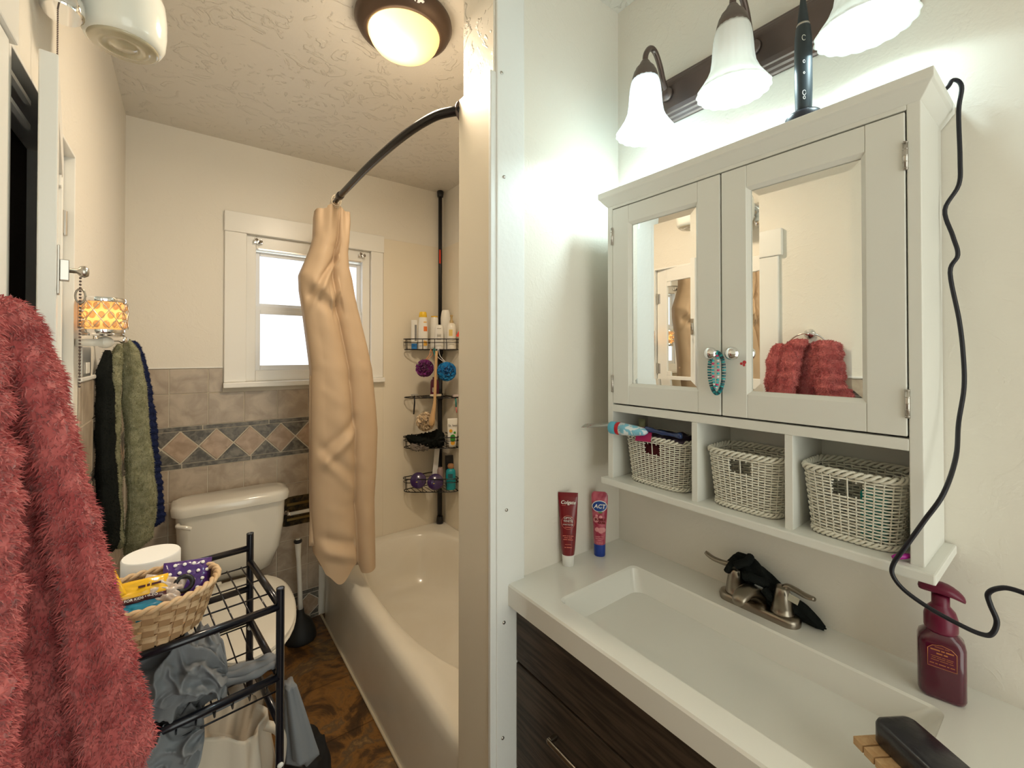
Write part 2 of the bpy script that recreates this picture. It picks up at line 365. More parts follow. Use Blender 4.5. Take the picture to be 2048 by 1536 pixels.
# ------------------------------------------------------------------ window
win = struct(T('window_1', (.565, YB, 1.3), 'white framed frosted window above the toilet', 'window'))
f = MB(); f.box(.150, .962, YB - .022, YB, 2.073, 2.175); f.box(.152, .246, YB - .018, YB, 1.316, 2.073); f.box(.884, .958, YB - .018, YB, 1.316, 2.073)
f.build('casing', M['trim'], win, bevel=.003)
MB().box(.148, .962, YB - .045, YB + .0, 1.289, 1.316).build('sill', M['trim'], win, bevel=.004)
f = MB(); f.box(.246, .29, YB + .008, YB + .10, 1.316, 2.073); f.box(.84, .884, YB + .008, YB + .10, 1.316, 2.073); f.box(.29, .84, YB + .008, YB + .1, 2.005, 2.073); f.box(.29, .84, YB + .008, YB + .1, 1.316, 1.372)
f.build('jamb', M['trim'], win, bevel=.003)
def sash(z0, z1, y, nm):
    s = MB(); a, b = .29, .84
    s.box(a, a + .022, y, y + .022, z0, z1); s.box(b - .022, b, y, y + .022, z0, z1); s.box(a + .022, b - .022, y, y + .022, z1 - .022, z1); s.box(a + .022, b - .022, y, y + .022, z0, z0 + .026)
    o = s.build('sash', plain('vinyl_sash', (.80, .82, .84), .3), win, bevel=.002)
    MB().box(a + .022, b - .022, y + .009, y + .013, z0 + .026, z1 - .022).build('pane', M['daypane'], o)
sash(1.700, 2.000, YB + .050, 'u'); sash(1.372, 1.690, YB + .022, 'l')
MB().box(.29, .84, YB + .03, YB + .06, 1.682, 1.712).build('meeting_rail', plain('vinyl_sash', (.80, .82, .84), .3), win, bevel=.003)
MB().box(.30, .83, YB + .005, YB + .012, 2.003, 2.009).build('track', M['satin'], win)
for i, x in enumerate((.298, .830)):
    b = T('rod_bracket', (x, YB, 2.04), ('chrome rod bracket at the left of the window top', 'chrome rod bracket right of the curtain at the window top')[i], 'bracket', 'rod brackets on the window frame')
    q = MB(); q.box(x - .020, x + .020, YB - .008, YB + .009, 2.030, 2.048); q.box(x - .018, x - .008, YB - .03, YB - .006, 2.036, 2.056); q.box(x + .006, x + .014, YB - .03, YB - .006, 2.030, 2.050)
    q.build('plate', M['chrome'], b, bevel=.002)
    MB().sphere((x - .010, YB - .026, 2.046), .008, 10, 8).sphere((x + .010, YB - .028, 2.038), .008, 10, 8).build('screw', M['nickel'], b, smooth=True)

# ------------------------------------------------------------------ closet door (door_1), casing
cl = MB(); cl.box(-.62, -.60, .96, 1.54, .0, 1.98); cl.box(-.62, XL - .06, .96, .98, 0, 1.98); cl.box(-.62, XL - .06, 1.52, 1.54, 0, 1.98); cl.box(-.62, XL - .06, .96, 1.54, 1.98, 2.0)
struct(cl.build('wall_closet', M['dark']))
jb = MB(); jb.box(XL - .08, XL + .001, 1.0, 1.008, 0, 1.947); jb.box(XL - .08, XL + .001, 1.497, 1.505, 0, 1.947); jb.box(XL - .08, XL + .001, 1.008, 1.497, 1.939, 1.947)
struct(jb.build('trim_4', M['trim'], bevel=.001))
cs = MB(); cs.box(XL, XL + .018, .838, .920, 0, 1.906); cs.box(XL, XL + .024, .822, .936, 1.906, 2.028)
struct(cs.build('trim_5', M['trim'], bevel=.003))
for z in (1.905, 1.862):
    o = MB().box(XL - .010, XL - .002, 1.009, 1.13, z - .005, z + .003).build('closet_shelf', M['trim']); struct(o); o.name = 'trim_6'
door = struct(T('door_1', (XL, 1.495, 0), 'narrow white closet door with notched mirror panels, slightly ajar', 'door'))
hd = Vector((XL - .040, 1.490, 0)); fd = Vector((-.187, .990, 0)); du = (fd - hd); dw = du.length; du.normalize(); dn = Vector((-du.y, du.x, 0)); dn = dn if dn.x > 0 else -dn
DM = Matrix(((du.x, dn.x, 0, hd.x), (du.y, dn.y, 0, hd.y), (0, 0, 1, 0), (0, 0, 0, 1)))   # x along the door, y outward
s = MB(); th = .022
for (a, b, z0, z1) in ((0, .068, .02, 1.940), (dw - .068, dw, .02, 1.940), (.068, dw - .068, 1.866, 1.940), (.068, dw - .068, 1.283, 1.335), (.068, dw - .068, .60, .68), (.068, dw - .068, .02, .2)):
    s.box(a, b, 0, th, z0, z1, M=DM)
s.build('frame', M['trim'], door, bevel=.002)
def notched(u0, u1, z0, z1, n=.022):
    p = [(u0, z0 + n), (u0 + n, z0 + n), (u0 + n, z0), (u1 - n, z0), (u1 - n, z0 + n), (u1, z0 + n), (u1, z1 - n), (u1 - n, z1 - n), (u1 - n, z1), (u0 + n, z1), (u0 + n, z1 - n), (u0, z1 - n)]
    return p
for (z0, z1) in ((1.335, 1.866), (.68, 1.283), (.2, .6)):
    q = MB(); u0, u1 = .068, dw - .068
    q.box(u0, u1, .010, .014, z0, z1, M=DM); q.build('mirror_panel', M['mirror'], door)
    c4 = MB(); n = .026
    for (a, b) in ((u0, z0), (u1 - n, z0), (u0, z1 - n), (u1 - n, z1 - n)):
        c4.box(a, a + n, .014, th - .002, b, b + n, M=DM)
    c4.build('corner_block', M['trim'], door, bevel=.002)
for z in (1.775, 1.375, .5):
    h = MB(); h.tube([DM @ Vector((.003, th + .003, z - .03)), DM @ Vector((.003, th + .003, z + .03))], .0045, 10); h.box(.0, .022, th, th + .002, z - .028, z + .028, M=DM)
    h.build('hinge', M['satin'], door, bevel=.001)
lt = MB(); lt.box(dw - .030, dw - .006, th, th + .003, 1.555, 1.635, M=DM); lt.box(dw - .028, dw - .008, th + .003, th + .014, 1.578, 1.612, M=DM)
lt.build('latch', M['satin'], door, bevel=.001)
kb = MB().lathe([(.004, 0), (.004, .010), (.009, .014), (.010, .019), (.007, .024), (.0005, .025)], seg=16, M=DM @ frame((dw - .018, th + .013, 1.596), (1, 0, 0), (0, 1, 0)))
kb.build('knob', M['satin'], door, smooth=True)
ch = T('key_chain', DM @ Vector((dw - .018, th + .024, 1.592)), 'thin metal chain hanging from the closet door latch', 'chain')
cc = MB(); base = DM @ Vector((dw - .018, th + .027, 1.585))
for k in range(34):
    z = base.z - k * .0055; cc.sphere((base.x, base.y, z), .0019, 6, 4)
cc.build('bead_chain', M['bronze'], ch, smooth=True)
MB().tube([(base.x + .006 * cos(a), base.y, base.z - .03 + .012 * sin(a)) for a in [2 * PI * i / 16 for i in range(16)]], .0014, 6, closed=True).build('key_ring', M['nickel'], ch, smooth=True)

# ------------------------------------------------------------------ bathtub
tb_ = T('bathtub', (1.0, 1.84, 0), 'cream enamel alcove bathtub beyond the partition', 'bathtub')
NA = 96
def rect_ring(x0, x1, y0, y1, z, r=.004):
    out = []; cx, cy = 1.0, 1.84
    for j in range(NA):
        a = 2 * PI * j / NA; dx, dy = cos(a), sin(a)
        tx = ((x1 - cx) / dx) if dx > 1e-9 else ((x0 - cx) / dx if dx < -1e-9 else 1e9); ty = ((y1 - cy) / dy) if dy > 1e-9 else ((y0 - cy) / dy if dy < -1e-9 else 1e9)
        t = min(tx, ty); out.append(Vector((cx + dx * t, cy + dy * t, z)))
    return out
def basin_ring(z, s):
    out = []; cx, cy = 1.015, 1.835
    for j in range(NA):
        a = 2 * PI * j / NA; dx, dy = cos(a), sin(a); n = 2.25 if dy < 0 else 3.2; hx, hy = .318 - s, .70 - s * 1.5
        k = (abs(dx / hx) ** n + abs(dy / hy) ** n) ** (-1 / n); out.append(Vector((cx + dx * k, cy + dy * k, z)))
    return out
Y0, Y1, X1 = YP2 + .008, YB - .008, XT - .008
R = [rect_ring(.613, X1, Y0, Y1, 0.0), rect_ring(.615, X1, Y0, Y1, .05), rect_ring(.622, X1, Y0, Y1, .22), rect_ring(.624, X1, Y0, Y1, .295), rect_ring(.629, X1, Y0, Y1, .325), rect_ring(.640, X1, Y0, Y1, .343), rect_ring(.655, X1, Y0, Y1, .351)]
R += [basin_ring(.351, -.008), basin_ring(.347, .004), basin_ring(.335, .014), basin_ring(.25, .03), basin_ring(.15, .05), basin_ring(.09, .075), basin_ring(.068, .11), basin_ring(.062, .2)]
MB().loft(R, True, True, True).build('basin', M['tub'], tb_, ang=50)
MB().tube([(.611, Y0, .004), (.611, YB - .01, .004)], .006, 8).build('caulk', plain('caulk', (.55, .48, .36), .6), tb_)

# ------------------------------------------------------------------ toilet
to = T('toilet', (.184, 2.2, 0), 'white toilet with closed lid and tank on tiled back wall', 'toilet')
TX = .186
def tank_ring(z, hx, y0, y1, r, bow=.018, n=9):
    cy = (y0 + y1) / 2; pts = rrect(TX, cy, hx, (y1 - y0) / 2, r, z, n)
    for p in pts:
        if p.y < cy: p.y -= bow * max(0, 1 - ((p.x - TX) / hx) ** 2)
    return pts
MB().loft([tank_ring(.395, .150, 2.455, 2.575, .05), tank_ring(.41, .168, 2.445, 2.575, .05), tank_ring(.50, .200, 2.425, 2.577, .05), tank_ring(.62, .214, 2.412, 2.578, .045), tank_ring(.735, .219, 2.405, 2.578, .045)]).build('tank', M['porc'], to, ang=60)
MB().loft([tank_ring(.733, .222, 2.402, 2.58, .05), tank_ring(.738, .234, 2.390, 2.582, .055), tank_ring(.768, .237, 2.386, 2.582, .055), tank_ring(.782, .230, 2.394, 2.578, .05), tank_ring(.787, .21, 2.41, 2.57, .05)]).build('tank_lid', M['porc'], to, ang=60)
lv = MB().tube(smooth_path([(-.022, 2.412, .705), (-.022, 2.385, .706), (-.005, 2.372, .704), (.025, 2.368, .692)]), [.010] * 6 + [.008] * 7 + [.0095] * 6, 10)
lv.build('flush_lever', M['porc'], to, smooth=True)
def egg(z, hx, y0, y1, n=40, sq=1.0, cx=TX):
    out = []; cy = lerp(y0, y1, .55)
    for j in range(n):
        a = 2 * PI * j / n; dx, dy = cos(a), sin(a); hy = (cy - y0) if dy < 0 else (y1 - cy); e = 2 if dy < 0 else 2.8
        k = (abs(dx / hx) ** e + abs(dy / hy) ** e) ** (-1 / e); out.append(Vector((cx + dx * k, cy + dy * k, z)))
    return out
MB().loft([egg(.0, .105, 1.95, 2.50), egg(.02, .10, 1.96, 2.50), egg(.10, .085, 1.99, 2.48), egg(.18, .095, 1.95, 2.46), egg(.27, .135, 1.83, 2.43), egg(.34, .170, 1.745, 2.42), egg(.385, .181, 1.715, 2.42), egg(.398, .178, 1.72, 2.42)]).build('bowl', M['porc'], to, smooth=True)
MB().loft([egg(.399, .180, 1.712, 2.33), egg(.402, .188, 1.702, 2.335), egg(.412, .188, 1.702, 2.335), egg(.416, .182, 1.71, 2.33)]).build('seat', M['seatm'], to, ang=60)
MB().loft([egg(.4175, .180, 1.712, 2.33), egg(.420, .187, 1.704, 2.334), egg(.430, .187, 1.704, 2.334), egg(.437, .176, 1.72, 2.325), egg(.440, .13, 1.80, 2.27)]).build('lid', M['seatm'], to, ang=60)
for sx_ in (-.065, .065): MB().box(TX + sx_ - .015, TX + sx_ + .015, 2.31, 2.36, .40, .435).build('hinge', M['seatm'], to, bevel=.006)

# plunger
pl = T('plunger', (.478, 2.42, 0), 'plunger with white handle and black cup in the corner by the tub', 'plunger')
MB().lathe([(.074, .0), (.076, .01), (.072, .03), (.066, .05), (.052, .085), (.030, .105), (.018, .125), (.016, .15), (.0005, .151)], (.478, 2.44, 0), 28).build('cup', plain('black_rubber', (.015, .015, .015), .6), pl, smooth=True)
MB().tube([(.478, 2.44, .13), (.476, 2.45, .25), (.472, 2.465, .40), (.470, 2.47, .485)], [.013, .011, .011, .016], 14).build('handle', plain('white_plastic', (.80, .78, .72), .3), pl, smooth=True)
MB().lathe([(.017, .480), (.020, .484), (.020, .492), (.014, .497)], (.470, 2.47, 0), 16).build('grip_ring', M['black'], pl, smooth=True)
MB().lathe([(.012, .494), (.012, .499), (.0005, .500)], (.470, 2.47, 0), 16).build('hanging_cap', plain('white_plastic', (.80, .78, .72), .3), pl, smooth=True)

# recessed paper holder with broken plaster
th_ = T('toilet_paper_holder', (.50, YB, .61), 'empty recessed paper holder in a rough dark wall hole beside the tank', 'paper holder')
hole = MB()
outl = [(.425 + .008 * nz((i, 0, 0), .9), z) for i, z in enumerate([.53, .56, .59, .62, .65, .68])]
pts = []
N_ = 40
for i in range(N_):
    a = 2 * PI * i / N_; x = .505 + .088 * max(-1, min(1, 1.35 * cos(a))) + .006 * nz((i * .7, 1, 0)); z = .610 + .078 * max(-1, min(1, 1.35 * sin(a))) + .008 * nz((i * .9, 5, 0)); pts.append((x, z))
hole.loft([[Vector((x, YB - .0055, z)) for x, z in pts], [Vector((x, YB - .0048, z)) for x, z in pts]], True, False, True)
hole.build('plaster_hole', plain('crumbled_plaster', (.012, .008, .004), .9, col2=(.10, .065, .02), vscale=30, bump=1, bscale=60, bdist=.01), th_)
for z_ in (.560, .640): MB().box(.437, .573, YB - .010, YB - .006, z_, z_ + .015).build('brass_bracket', plain('tarnished_brass', (.20, .14, .05), .35, metal=1), th_, bevel=.002)
for x_ in (.440, .570): MB().lathe([(.004, 0), (.016, .002), (.018, .012), (.010, .02), (.008, .05)], seg=16, M=frame((x_, YB - .006, .61), (1, 0, 0), (0, -1, 0))).build('post', M['chrome'], th_, smooth=True)
MB().tube([(.438, YB - .045, .61), (.572, YB - .045, .61)], .0095, 14).build('roller', plain('white_plastic', (.80, .78, .72), .3), th_, smooth=True)

# ------------------------------------------------------------------ shower rod + curtain
rod = T('shower_rod', (.6, 1.8, 2.16), 'curved black shower curtain rod below the ceiling', 'curtain rod')
RP = [(.640, 1.088, 2.165), (.612, 1.11, 2.163), (.579, 1.17, 2.160), (.555, 1.33, 2.160), (.543, 1.60, 2.160), (.541, 1.85, 2.158), (.540, 1.99, 2.156)]
MB().tube(smooth_path(RP, 8), .0135, 14).build('outer_tube', M['blackrod'], rod, smooth=True)
MB().tube(smooth_path([(.540, 1.98, 2.156), (.545, 2.10, 2.155), (.565, 2.35, 2.154), (.60, 2.56, 2.154), (.605, YB - .002, 2.154)], 6), .0105, 14).build('inner_tube', M['blackrod'], rod, smooth=True)
MB().tube([(.541, 1.955, 2.157), (.540, 1.97, 2.157), (.540, 1.992, 2.156), (.540, 2.0, 2.156)], [.0135, .0165, .0165, .012], 14).build('collar', M['black'], rod, smooth=True)
MB().lathe([(.0005, 0), (.040, .001), (.040, .006), (.020, .012), (.014, .02)], seg=24, M=frame((.655, YP2 + .0065, 2.165), (1, 0, 0), (-.15, 1, 0))).build('flange', M['bronze'], rod, smooth=True)

cur = T('shower_curtain', (.6, 2.1, .4), 'tan fabric shower curtain bunched at the far end of the rod', 'shower curtain')
CE = [(2.155, .515, .575), (2.130, .470, .618), (2.08, .463, .619), (1.985, .460, .613), (1.93, .446, .606), (1.86, .420, .612), (1.81, .401, .626), (1.74, .404, .638), (1.675, .414, .652), (1.50, .436, .697), (1.385, .450, .722), (1.20, .449, .741), (1.08, .449, .750), (.90, .450, .744), (.76, .452, .735), (.62, .462, .738), (.52, .472, .740), (.44, .478, .741)]
def ridge(x): return 1 - abs(2 * (x - math.floor(x)) - 1)
def curtain_pt(s, z, back=False):
    xl, xr = interp(CE, z); x = lerp(xl, xr, s); t = (2.15 - z) / 1.7
    # two big lobes with a dark valley between
    valley = .62 + .05 * sin(z * 3.1)
    lobe = .082 * math.sqrt(max(0, 1 - ((s - valley * .5) / (valley * .52)) ** 2)) if s < valley else .062 * math.sqrt(max(0, 1 - ((s - (valley + 1) / 2) / ((1 - valley) * .52)) ** 2))
    if z > 1.9: lobe *= .45 + .55 * max(0, (2.16 - z) / .26)
    top = max(0, (z - 1.9) / .25)
    if z > 1.95: lobe += .03 * top * (1 - abs(s - .5) * 2.6 if abs(s - .5) < .38 else 0)
    cr = .0
    if not back:
        cr += .006 * math.sin(s * 9 + z * 2.6 + 2 * nz((s, z, 0), 2)) * min(1, max(0, (2.0 - z) * 3)) + .012 * max(0, (z - 1.98) / .15) * math.cos(s * 19)
        cr += .014 * nz((x, z * .35, 1.3), 8) + .004 * nz((x + z * .7, z, 2.0), 14)
        d1 = (z - (1.80 - (s) * .16 if s < .45 else 1.70 + (s - .45) * .26)) / .035
        if s < .68: cr += .020 * math.exp(-d1 * d1) - .016 * math.exp(-((d1 + 1.9) ** 2))
        for (zz, sl, am) in ((1.02, .25, .016), (.93, -.3, .010), (.56, -.12, .018)):
            d = (z - zz - sl * (s - .3)) / .03
            if s < .62: cr += am * (math.exp(-d * d) - .8 * math.exp(-(d - 1.7) ** 2))
    if not back and s < .7:
        d3 = (z - (1.735 - .10 * abs(s - .28) / .28 * (1 if s < .28 else -1.1))) / .022
        cr += .016 * (math.exp(-d3 * d3) - math.exp(-(d3 - 1.8) ** 2))
    if back: return Vector((x, 2.135 + .02 * sin(s * PI) , z))
    return Vector((x, 2.105 - lobe - cr * min(1, 6 * s, 6 * (1 - s)), z))
def zbot(s): return .485 - .050 * math.exp(-((s - .28) / .13) ** 2) - .035 * math.exp(-((s - .42) / .12) ** 2) + .07 * max(0, (.10 - s) / .10) - (.055 if s > .66 else 0) * min(1, (s - .66) / .05)
def ztop(s): return 2.125 + .035 * math.exp(-((s - .5) / .16) ** 2) - .01 * (s < .25) 
nS, nZ = 64, 170
cm = MB(); fr = []; bk = []
for i in range(nZ + 1):
    rowf = []; rowb = []
    for j in range(nS + 1):
        s_ = j / nS; z = lerp(zbot(s_), ztop(s_), i / nZ); rowf.append(curtain_pt(s_, z)); rowb.append(curtain_pt(s_, z, True))
    fr.append(rowf); bk.append(rowb)
rings = [fr[i] + bk[i][::-1] for i in range(nZ + 1)]
cm.loft(rings, True, False, False)
cm.build('fabric', M['curtain'], cur, smooth=True)
# inner liner edge seen lower left and hem band
lin = MB(); rl = []
for i in range(40):
    z = lerp(.60, 1.36, i / 39); rl.append([Vector((.447 + .004 * sin(z * 9), 2.10, z)), Vector((.466, 2.085, z)), Vector((.475, 2.12, z)), Vector((.452, 2.125, z))])
lin.loft(rl, True, True, True).build('inner_fold', M['curtain'], cur, smooth=True)
for k, (x, y, z) in enumerate(((.538, 2.03, 2.150), (.541, 2.045, 2.149), (.543, 2.06, 2.148), (.546, 2.08, 2.147))):
    MB().tube([(x + .020 * cos(a), y + .004 * sin(2 * a) + .003 * k, z + .024 * sin(a)) for a in [2 * PI * i / 24 for i in range(24)]], .0022, 6, closed=True).build('curtain_ring', plain('cream_plastic', (.72, .62, .48), .35), cur, smooth=True)

# ------------------------------------------------------------------ ceiling light
cl_ = T('ceiling_light', (.555, 1.315, ZC), 'flush ceiling light with bronze rim and glowing amber dome', 'ceiling light')
CX, CY = .556, 1.315
MB().lathe([(.0005, 2.531), (.135, 2.5315), (.150, 2.526), (.152, 2.515), (.142, 2.495), (.126, 2.482), (.118, 2.479), (.112, 2.482), (.110, 2.49)], (CX, CY, 0), 64).build('rim', M['bronze2'], cl_, smooth=True)
MB().lathe([(.112, 2.484), (.111, 2.476), (.104, 2.460), (.090, 2.443), (.068, 2.430), (.040, 2.422), (.0005, 2.419)], (CX, CY, 0), 64).build('glass_dome', M['dome'], cl_, smooth=True)
MB().sphere((CX - .045, CY - .01, 2.463), .017, 16, 10).build('bulb', M['wbulb'], cl_, smooth=True)
pp = MB()
pr = [[Vector((.535 + .030 * u + .006 * nz((u, v, 0), 3), 1.175 + .035 * v, 2.497 - .012 * abs(nz((u, v, 4), 4)) + (v * .012))) for u in np.linspace(-.6, .6, 9)] for v in np.linspace(-.5, .5, 9)]
tg = MB(); tg.loft(pr, False, False, False); tag(tg.build('tape_scrap', M['paper'], smooth=True, solid=.001), 'crumpled white tape stuck on the ceiling light rim', 'tape')

# ------------------------------------------------------------------ wall lamp upper left
wlp = T('wall_lamp', (XL, 1.2, 2.15), 'white glass wall lamp with chrome socket and pull chain', 'wall lamp')
LX, LY = -.106, 1.205
MB().lathe([(.0005, 2.1020), (.053, 2.1000), (.061, 2.1030), (.0675, 2.1150), (.0705, 2.1400), (.0705, 2.1720), (.068, 2.2020), (.062, 2.2220), (.04, 2.2320), (.0005, 2.2340)], (LX, LY, 0), 48).build('glass_shade', plain('opal_glass', (.80, .82, .77), .12, coat=.5), wlp, smooth=True)
MB().lathe([(.0005, 2.0960), (.018, 2.0955), (.020, 2.0980), (.029, 2.0980), (.032, 2.0950), (.041, 2.0955), (.044, 2.0980), (.052, 2.0960), (.057, 2.0990), (.057, 2.1040)], (LX, LY, 0), 48).build('lens', plain('clear_lens', (.62, .56, .40), .06, coat=1, trans=.3), wlp, smooth=True)
q = MB().lathe([(.0005, 0), (.045, .001), (.045, .008), (.030, .016), (.026, .05), (.03, .055)], seg=28, M=frame((XL, 1.12, 2.150), (0, 1, 0), (1, .0, 0)))
q.lathe([(.0005, 0), (.026, .0), (.030, .006), (.030, .030), (.024, .040), (.024, .055), (.018, .06)], seg=24, M=frame((XL + .035, 1.135, 2.085), (1, 0, 0), (.15, .25, 1)))
q.tube(smooth_path([(XL + .04, 1.13, 2.15), (XL + .055, 1.15, 2.17), (LX - .03, 1.18, 2.19)], 5), .016, 12)
q.build('socket', M['chrome'], wlp, ang=40)
pc = MB()
for k in range(44): pc.sphere((-.189, 1.125, 2.110 - k * .0034), .0015, 6, 4)
pc.lathe([(.0008, .0), (.003, .002), (.0035, .006), (.001, .011)], (-.189, 1.125, 1.951), 8)
pc.build('pull_chain', M['bronze'], wlp, smooth=True)

# ------------------------------------------------------------------ night light
nl = T('night_light', (-.168, 1.575, 1.53), 'glowing jewelled plug-in wax warmer on the left wall', 'night light')
NX, NY = -.168, 1.522; r_ = .043
def bandring(z0, z1, r0, r1): return [(r0 - .004, z0), (r0, z0), (r1, (z0 + z1) / 2), (r0, z1), (r0 - .004, z1)]
q = MB(); q.lathe(bandring(1.590, 1.601, r_, r_ + .002), (NX, NY, 0), 40); q.lathe([(r_ - .004, 1.590), (r_ - .004, 1.601)], (NX, NY, 0), 40)
q.build('top_band', M['chrome'], nl, ang=40)
q = MB(); q.lathe([(.0005, 1.504), (r_ - .003, 1.504), (r_ - .001, 1.507), (r_ - .003, 1.510), (r_ - .001, 1.513), (r_ - .001, 1.520), (r_ - .006, 1.522), (.0005, 1.522)], (NX, NY, 0), 40)
q.build('base_band', M['chrome'], nl, ang=40)
MB().lathe([(r_ - .008, 1.522), (r_ - .006, 1.592)], (NX, NY, 0), 36).build('glass_cup', shade_mat('warm_glass', (1, .78, .50), .12, .75), nl, smooth=True)
gm = MB()
for row, zc in enumerate((1.533, 1.556, 1.579)):
    for k in range(14):
        a = 2 * PI * (k + .5 * (row % 2)) / 14; gm.sphere((NX + (r_ - .003) * cos(a), NY + (r_ - .003) * sin(a), zc), .0070, 8, 6, sz=1.35)
gm.build('glass_gems', plain('gem_glass', (1, .85, .66), .03, trans=.9, ior=1.5), nl, smooth=True)
wr = MB()
for k in range(10):
    for sg in (1, -1):
        wr.tube([(NX + (r_ + .004) * cos(2 * PI * k / 10 + sg * t * .95), NY + (r_ + .004) * sin(2 * PI * k / 10 + sg * t * .95), lerp(1.523, 1.590, t)) for t in np.linspace(0, 1, 9)], .0009, 5)
wr.build('wire_lattice', M['satin'], nl, smooth=True)
MB().sphere((NX, NY, 1.550), .009, 12, 10, sz=1.6).build('bulb', M['nbulb'], nl, smooth=True)
q = MB(); q.sphere((NX + .002, NY + .005, 1.488), .018, 16, 12, sz=.85); q.box(XL + .002, NX, NY - .014, NY + .018, 1.478, 1.496); q.build('plug_body', plain('white_plastic', (.80, .78, .72), .3), nl, smooth=True)
op = T('outlet_plate', (XL, 1.63, 1.44), 'shiny steel outlet cover plate below the night light', 'outlet')
MB().box(XL, XL + .007, 1.575, 1.70, 1.395, 1.478).build('plate', M['satin'], op, bevel=.003)
MB().box(XL + .007, XL + .010, 1.61, 1.66, 1.405, 1.435).build('socket_face', plain('white_plastic', (.80, .78, .72), .3), op, bevel=.002)

# ------------------------------------------------------------------ left-wall towels
def lobe(mb, tab, seg=28, rib=0, ribp=.03, wob=.006, seed=0, steps=60, mi=0):
    zs = np.linspace(tab[0][0], tab[-1][0], steps); rings = []
    for i, z in enumerate(zs):
        cx, cy, rx, ry = interp(tab, z); ring = []
        e = 1.0
        if i < 4: e = (.35, .7, .88, .96)[i]
        if i > steps - 4: e = (.9, .75, .5)[i - steps + 3]
        for j in range(seg):
            a = 2 * PI * j / seg; k = e * (1 + rib * sin(2 * PI * z / ribp + .8 * sin(a)) + .10 * sin(3 * a + z * 5 + seed) + .06 * sin(5 * a - z * 9 + seed))
            p = Vector((cx + rx * k * cos(a), cy + ry * k * sin(a), z)); w = wob * nz(p, 22, seed)
            ring.append(p + Vector((cos(a), sin(a), 0)) * w)
        rings.append(ring)
    mb.loft(rings, True, True, True, mi)
pk = T('pink_towel', (-.15, .73, 1.5), 'fluffy ribbed coral pink towel hanging beside the closet door', 'towel')
pm = MB()
lobe(pm, [(1.515, -.180, .655, .020, .05), (1.48, -.177, .645, .028, .052), (1.38, -.176, .638, .034, .054), (1.30, -.174, .636, .037, .055), (1.17, -.175, .634, .039, .056), (.95, -.177, .632, .039, .056), (.70, -.177, .632, .037, .055)], rib=.07, ribp=.045, steps=140, seed=1)
lobe(pm, [(1.522, -.170, .74, .022, .04), (1.485, -.163, .76, .024, .035), (1.40, -.143, .77, .024, .036), (1.33, -.130, .775, .023, .037), (1.22, -.112, .78, .024, .038), (1.10, -.092, .785, .027, .040), (.98, -.076, .79, .032, .042), (.93, -.073, .79, .034, .042), (.88, -.080, .79, .028, .04), (.72, -.085, .79, .027, .04)], rib=.04, ribp=.04, steps=140, seed=4)
lobe(pm, [(1.505, -.168, .82, .016, .03), (1.42, -.153, .835, .021, .03), (1.30, -.140, .84, .020, .03), (1.15, -.13, .84, .018, .03), (.75, -.12, .84, .018, .03)], steps=90, seed=9)
lobe(pm, [(1.50, -.185, .80, .020, .02), (1.3, -.165, .81, .045, .02), (1.0, -.155, .815, .055, .02), (.72, -.155, .815, .055, .02)], steps=60, seed=6)
lobe(pm, [(1.50, -.190, .72, .014, .05), (1.3, -.185, .725, .022, .05), (.72, -.185, .725, .022, .05)], steps=60, seed=16)
tufts(pm, 130000, .0072, .0009, droop=.35, curl=.6)
pm.build('fleece', M['pink'], pk)
ring = T('towel_ring', (XL, .72, 1.53), 'chrome wall ring holding the pink towel', 'towel ring')
MB().lathe([(.0005, 0), (.022, .001), (.020, .010), (.008, .014), (.007, .035)], seg=20, M=frame((XL, .72, 1.545), (0, 1, 0), (1, 0, 0))).build('mount', M['chrome'], ring, smooth=True)
MB().tube([(XL + .032 + .002 * cos(a), .72 + .075 * cos(a), 1.482 + .065 * sin(a)) for a in [2 * PI * i / 36 for i in range(36)]], .0035, 8, closed=True).build('ring', M['chrome'], ring, smooth=True)

hk = T('towel_hook', (XL, 1.80, 1.49), 'chrome towel hook under the night light', 'hook')
q = MB().lathe([(.0005, 0), (.018, .001), (.018, .006), (.007, .012), (.006, .055), (.012, .060), (.013, .068), (.008, .075), (.0005, .077)], seg=20, M=frame((XL + .001, 1.80, 1.502), (0, 1, 0), (1, 0, 0)))
q.build('peg', M['chrome'], hk, smooth=True)
gt = MB()
lobe(gt, [(1.505, -.148, 1.845, .014, .018), (1.47, -.140, 1.85, .020, .022), (1.35, -.130, 1.85, .027, .026), (1.15, -.120, 1.85, .033, .03), (.97, -.112, 1.85, .036, .032), (.86, -.120, 1.85, .034, .032), (.815, -.142, 1.85, .016, .02)], steps=80, seed=3, wob=.004)
lobe(gt, [(1.49, -.165, 1.83, .012, .014), (1.40, -.180, 1.82, .018, .018), (1.2, -.176, 1.82, .014, .02), (1.0, -.170, 1.825, .014, .022), (.85, -.162, 1.83, .016, .022)], steps=80, seed=13, wob=.004)
tufts(gt, 16000, .004, .0007, droop=.3)
tag(gt.build('bath_towel', M['green'], smooth=False), 'sage green towel, frontmost on the hook under the night light', 'towel', 'towels on the left wall hook')
nt_ = MB()
lobe(nt_, [(1.502, -.140, 1.90, .014, .018), (1.45, -.130, 1.915, .022, .025), (1.3, -.115, 1.92, .030, .03), (1.1, -.102, 1.92, .036, .03), (.90, -.092, 1.92, .038, .03), (.87, -.094, 1.92, .032, .03)], rib=.05, ribp=.022, steps=120, seed=5)
tufts(nt_, 6000, .004, .0007, droop=.3)
tag(nt_.build('bath_towel', M['navy']), 'navy blue ribbed towel hanging behind the sage green one', 'towel', 'towels on the left wall hook')
bt = MB()
lobe(bt, [(1.47, -.190, 1.80, .012, .014), (1.40, -.196, 1.79, .018, .02), (1.2, -.192, 1.785, .022, .024), (1.0, -.186, 1.785, .025, .026), (.86, -.182, 1.785, .024, .026)], steps=60, seed=8)
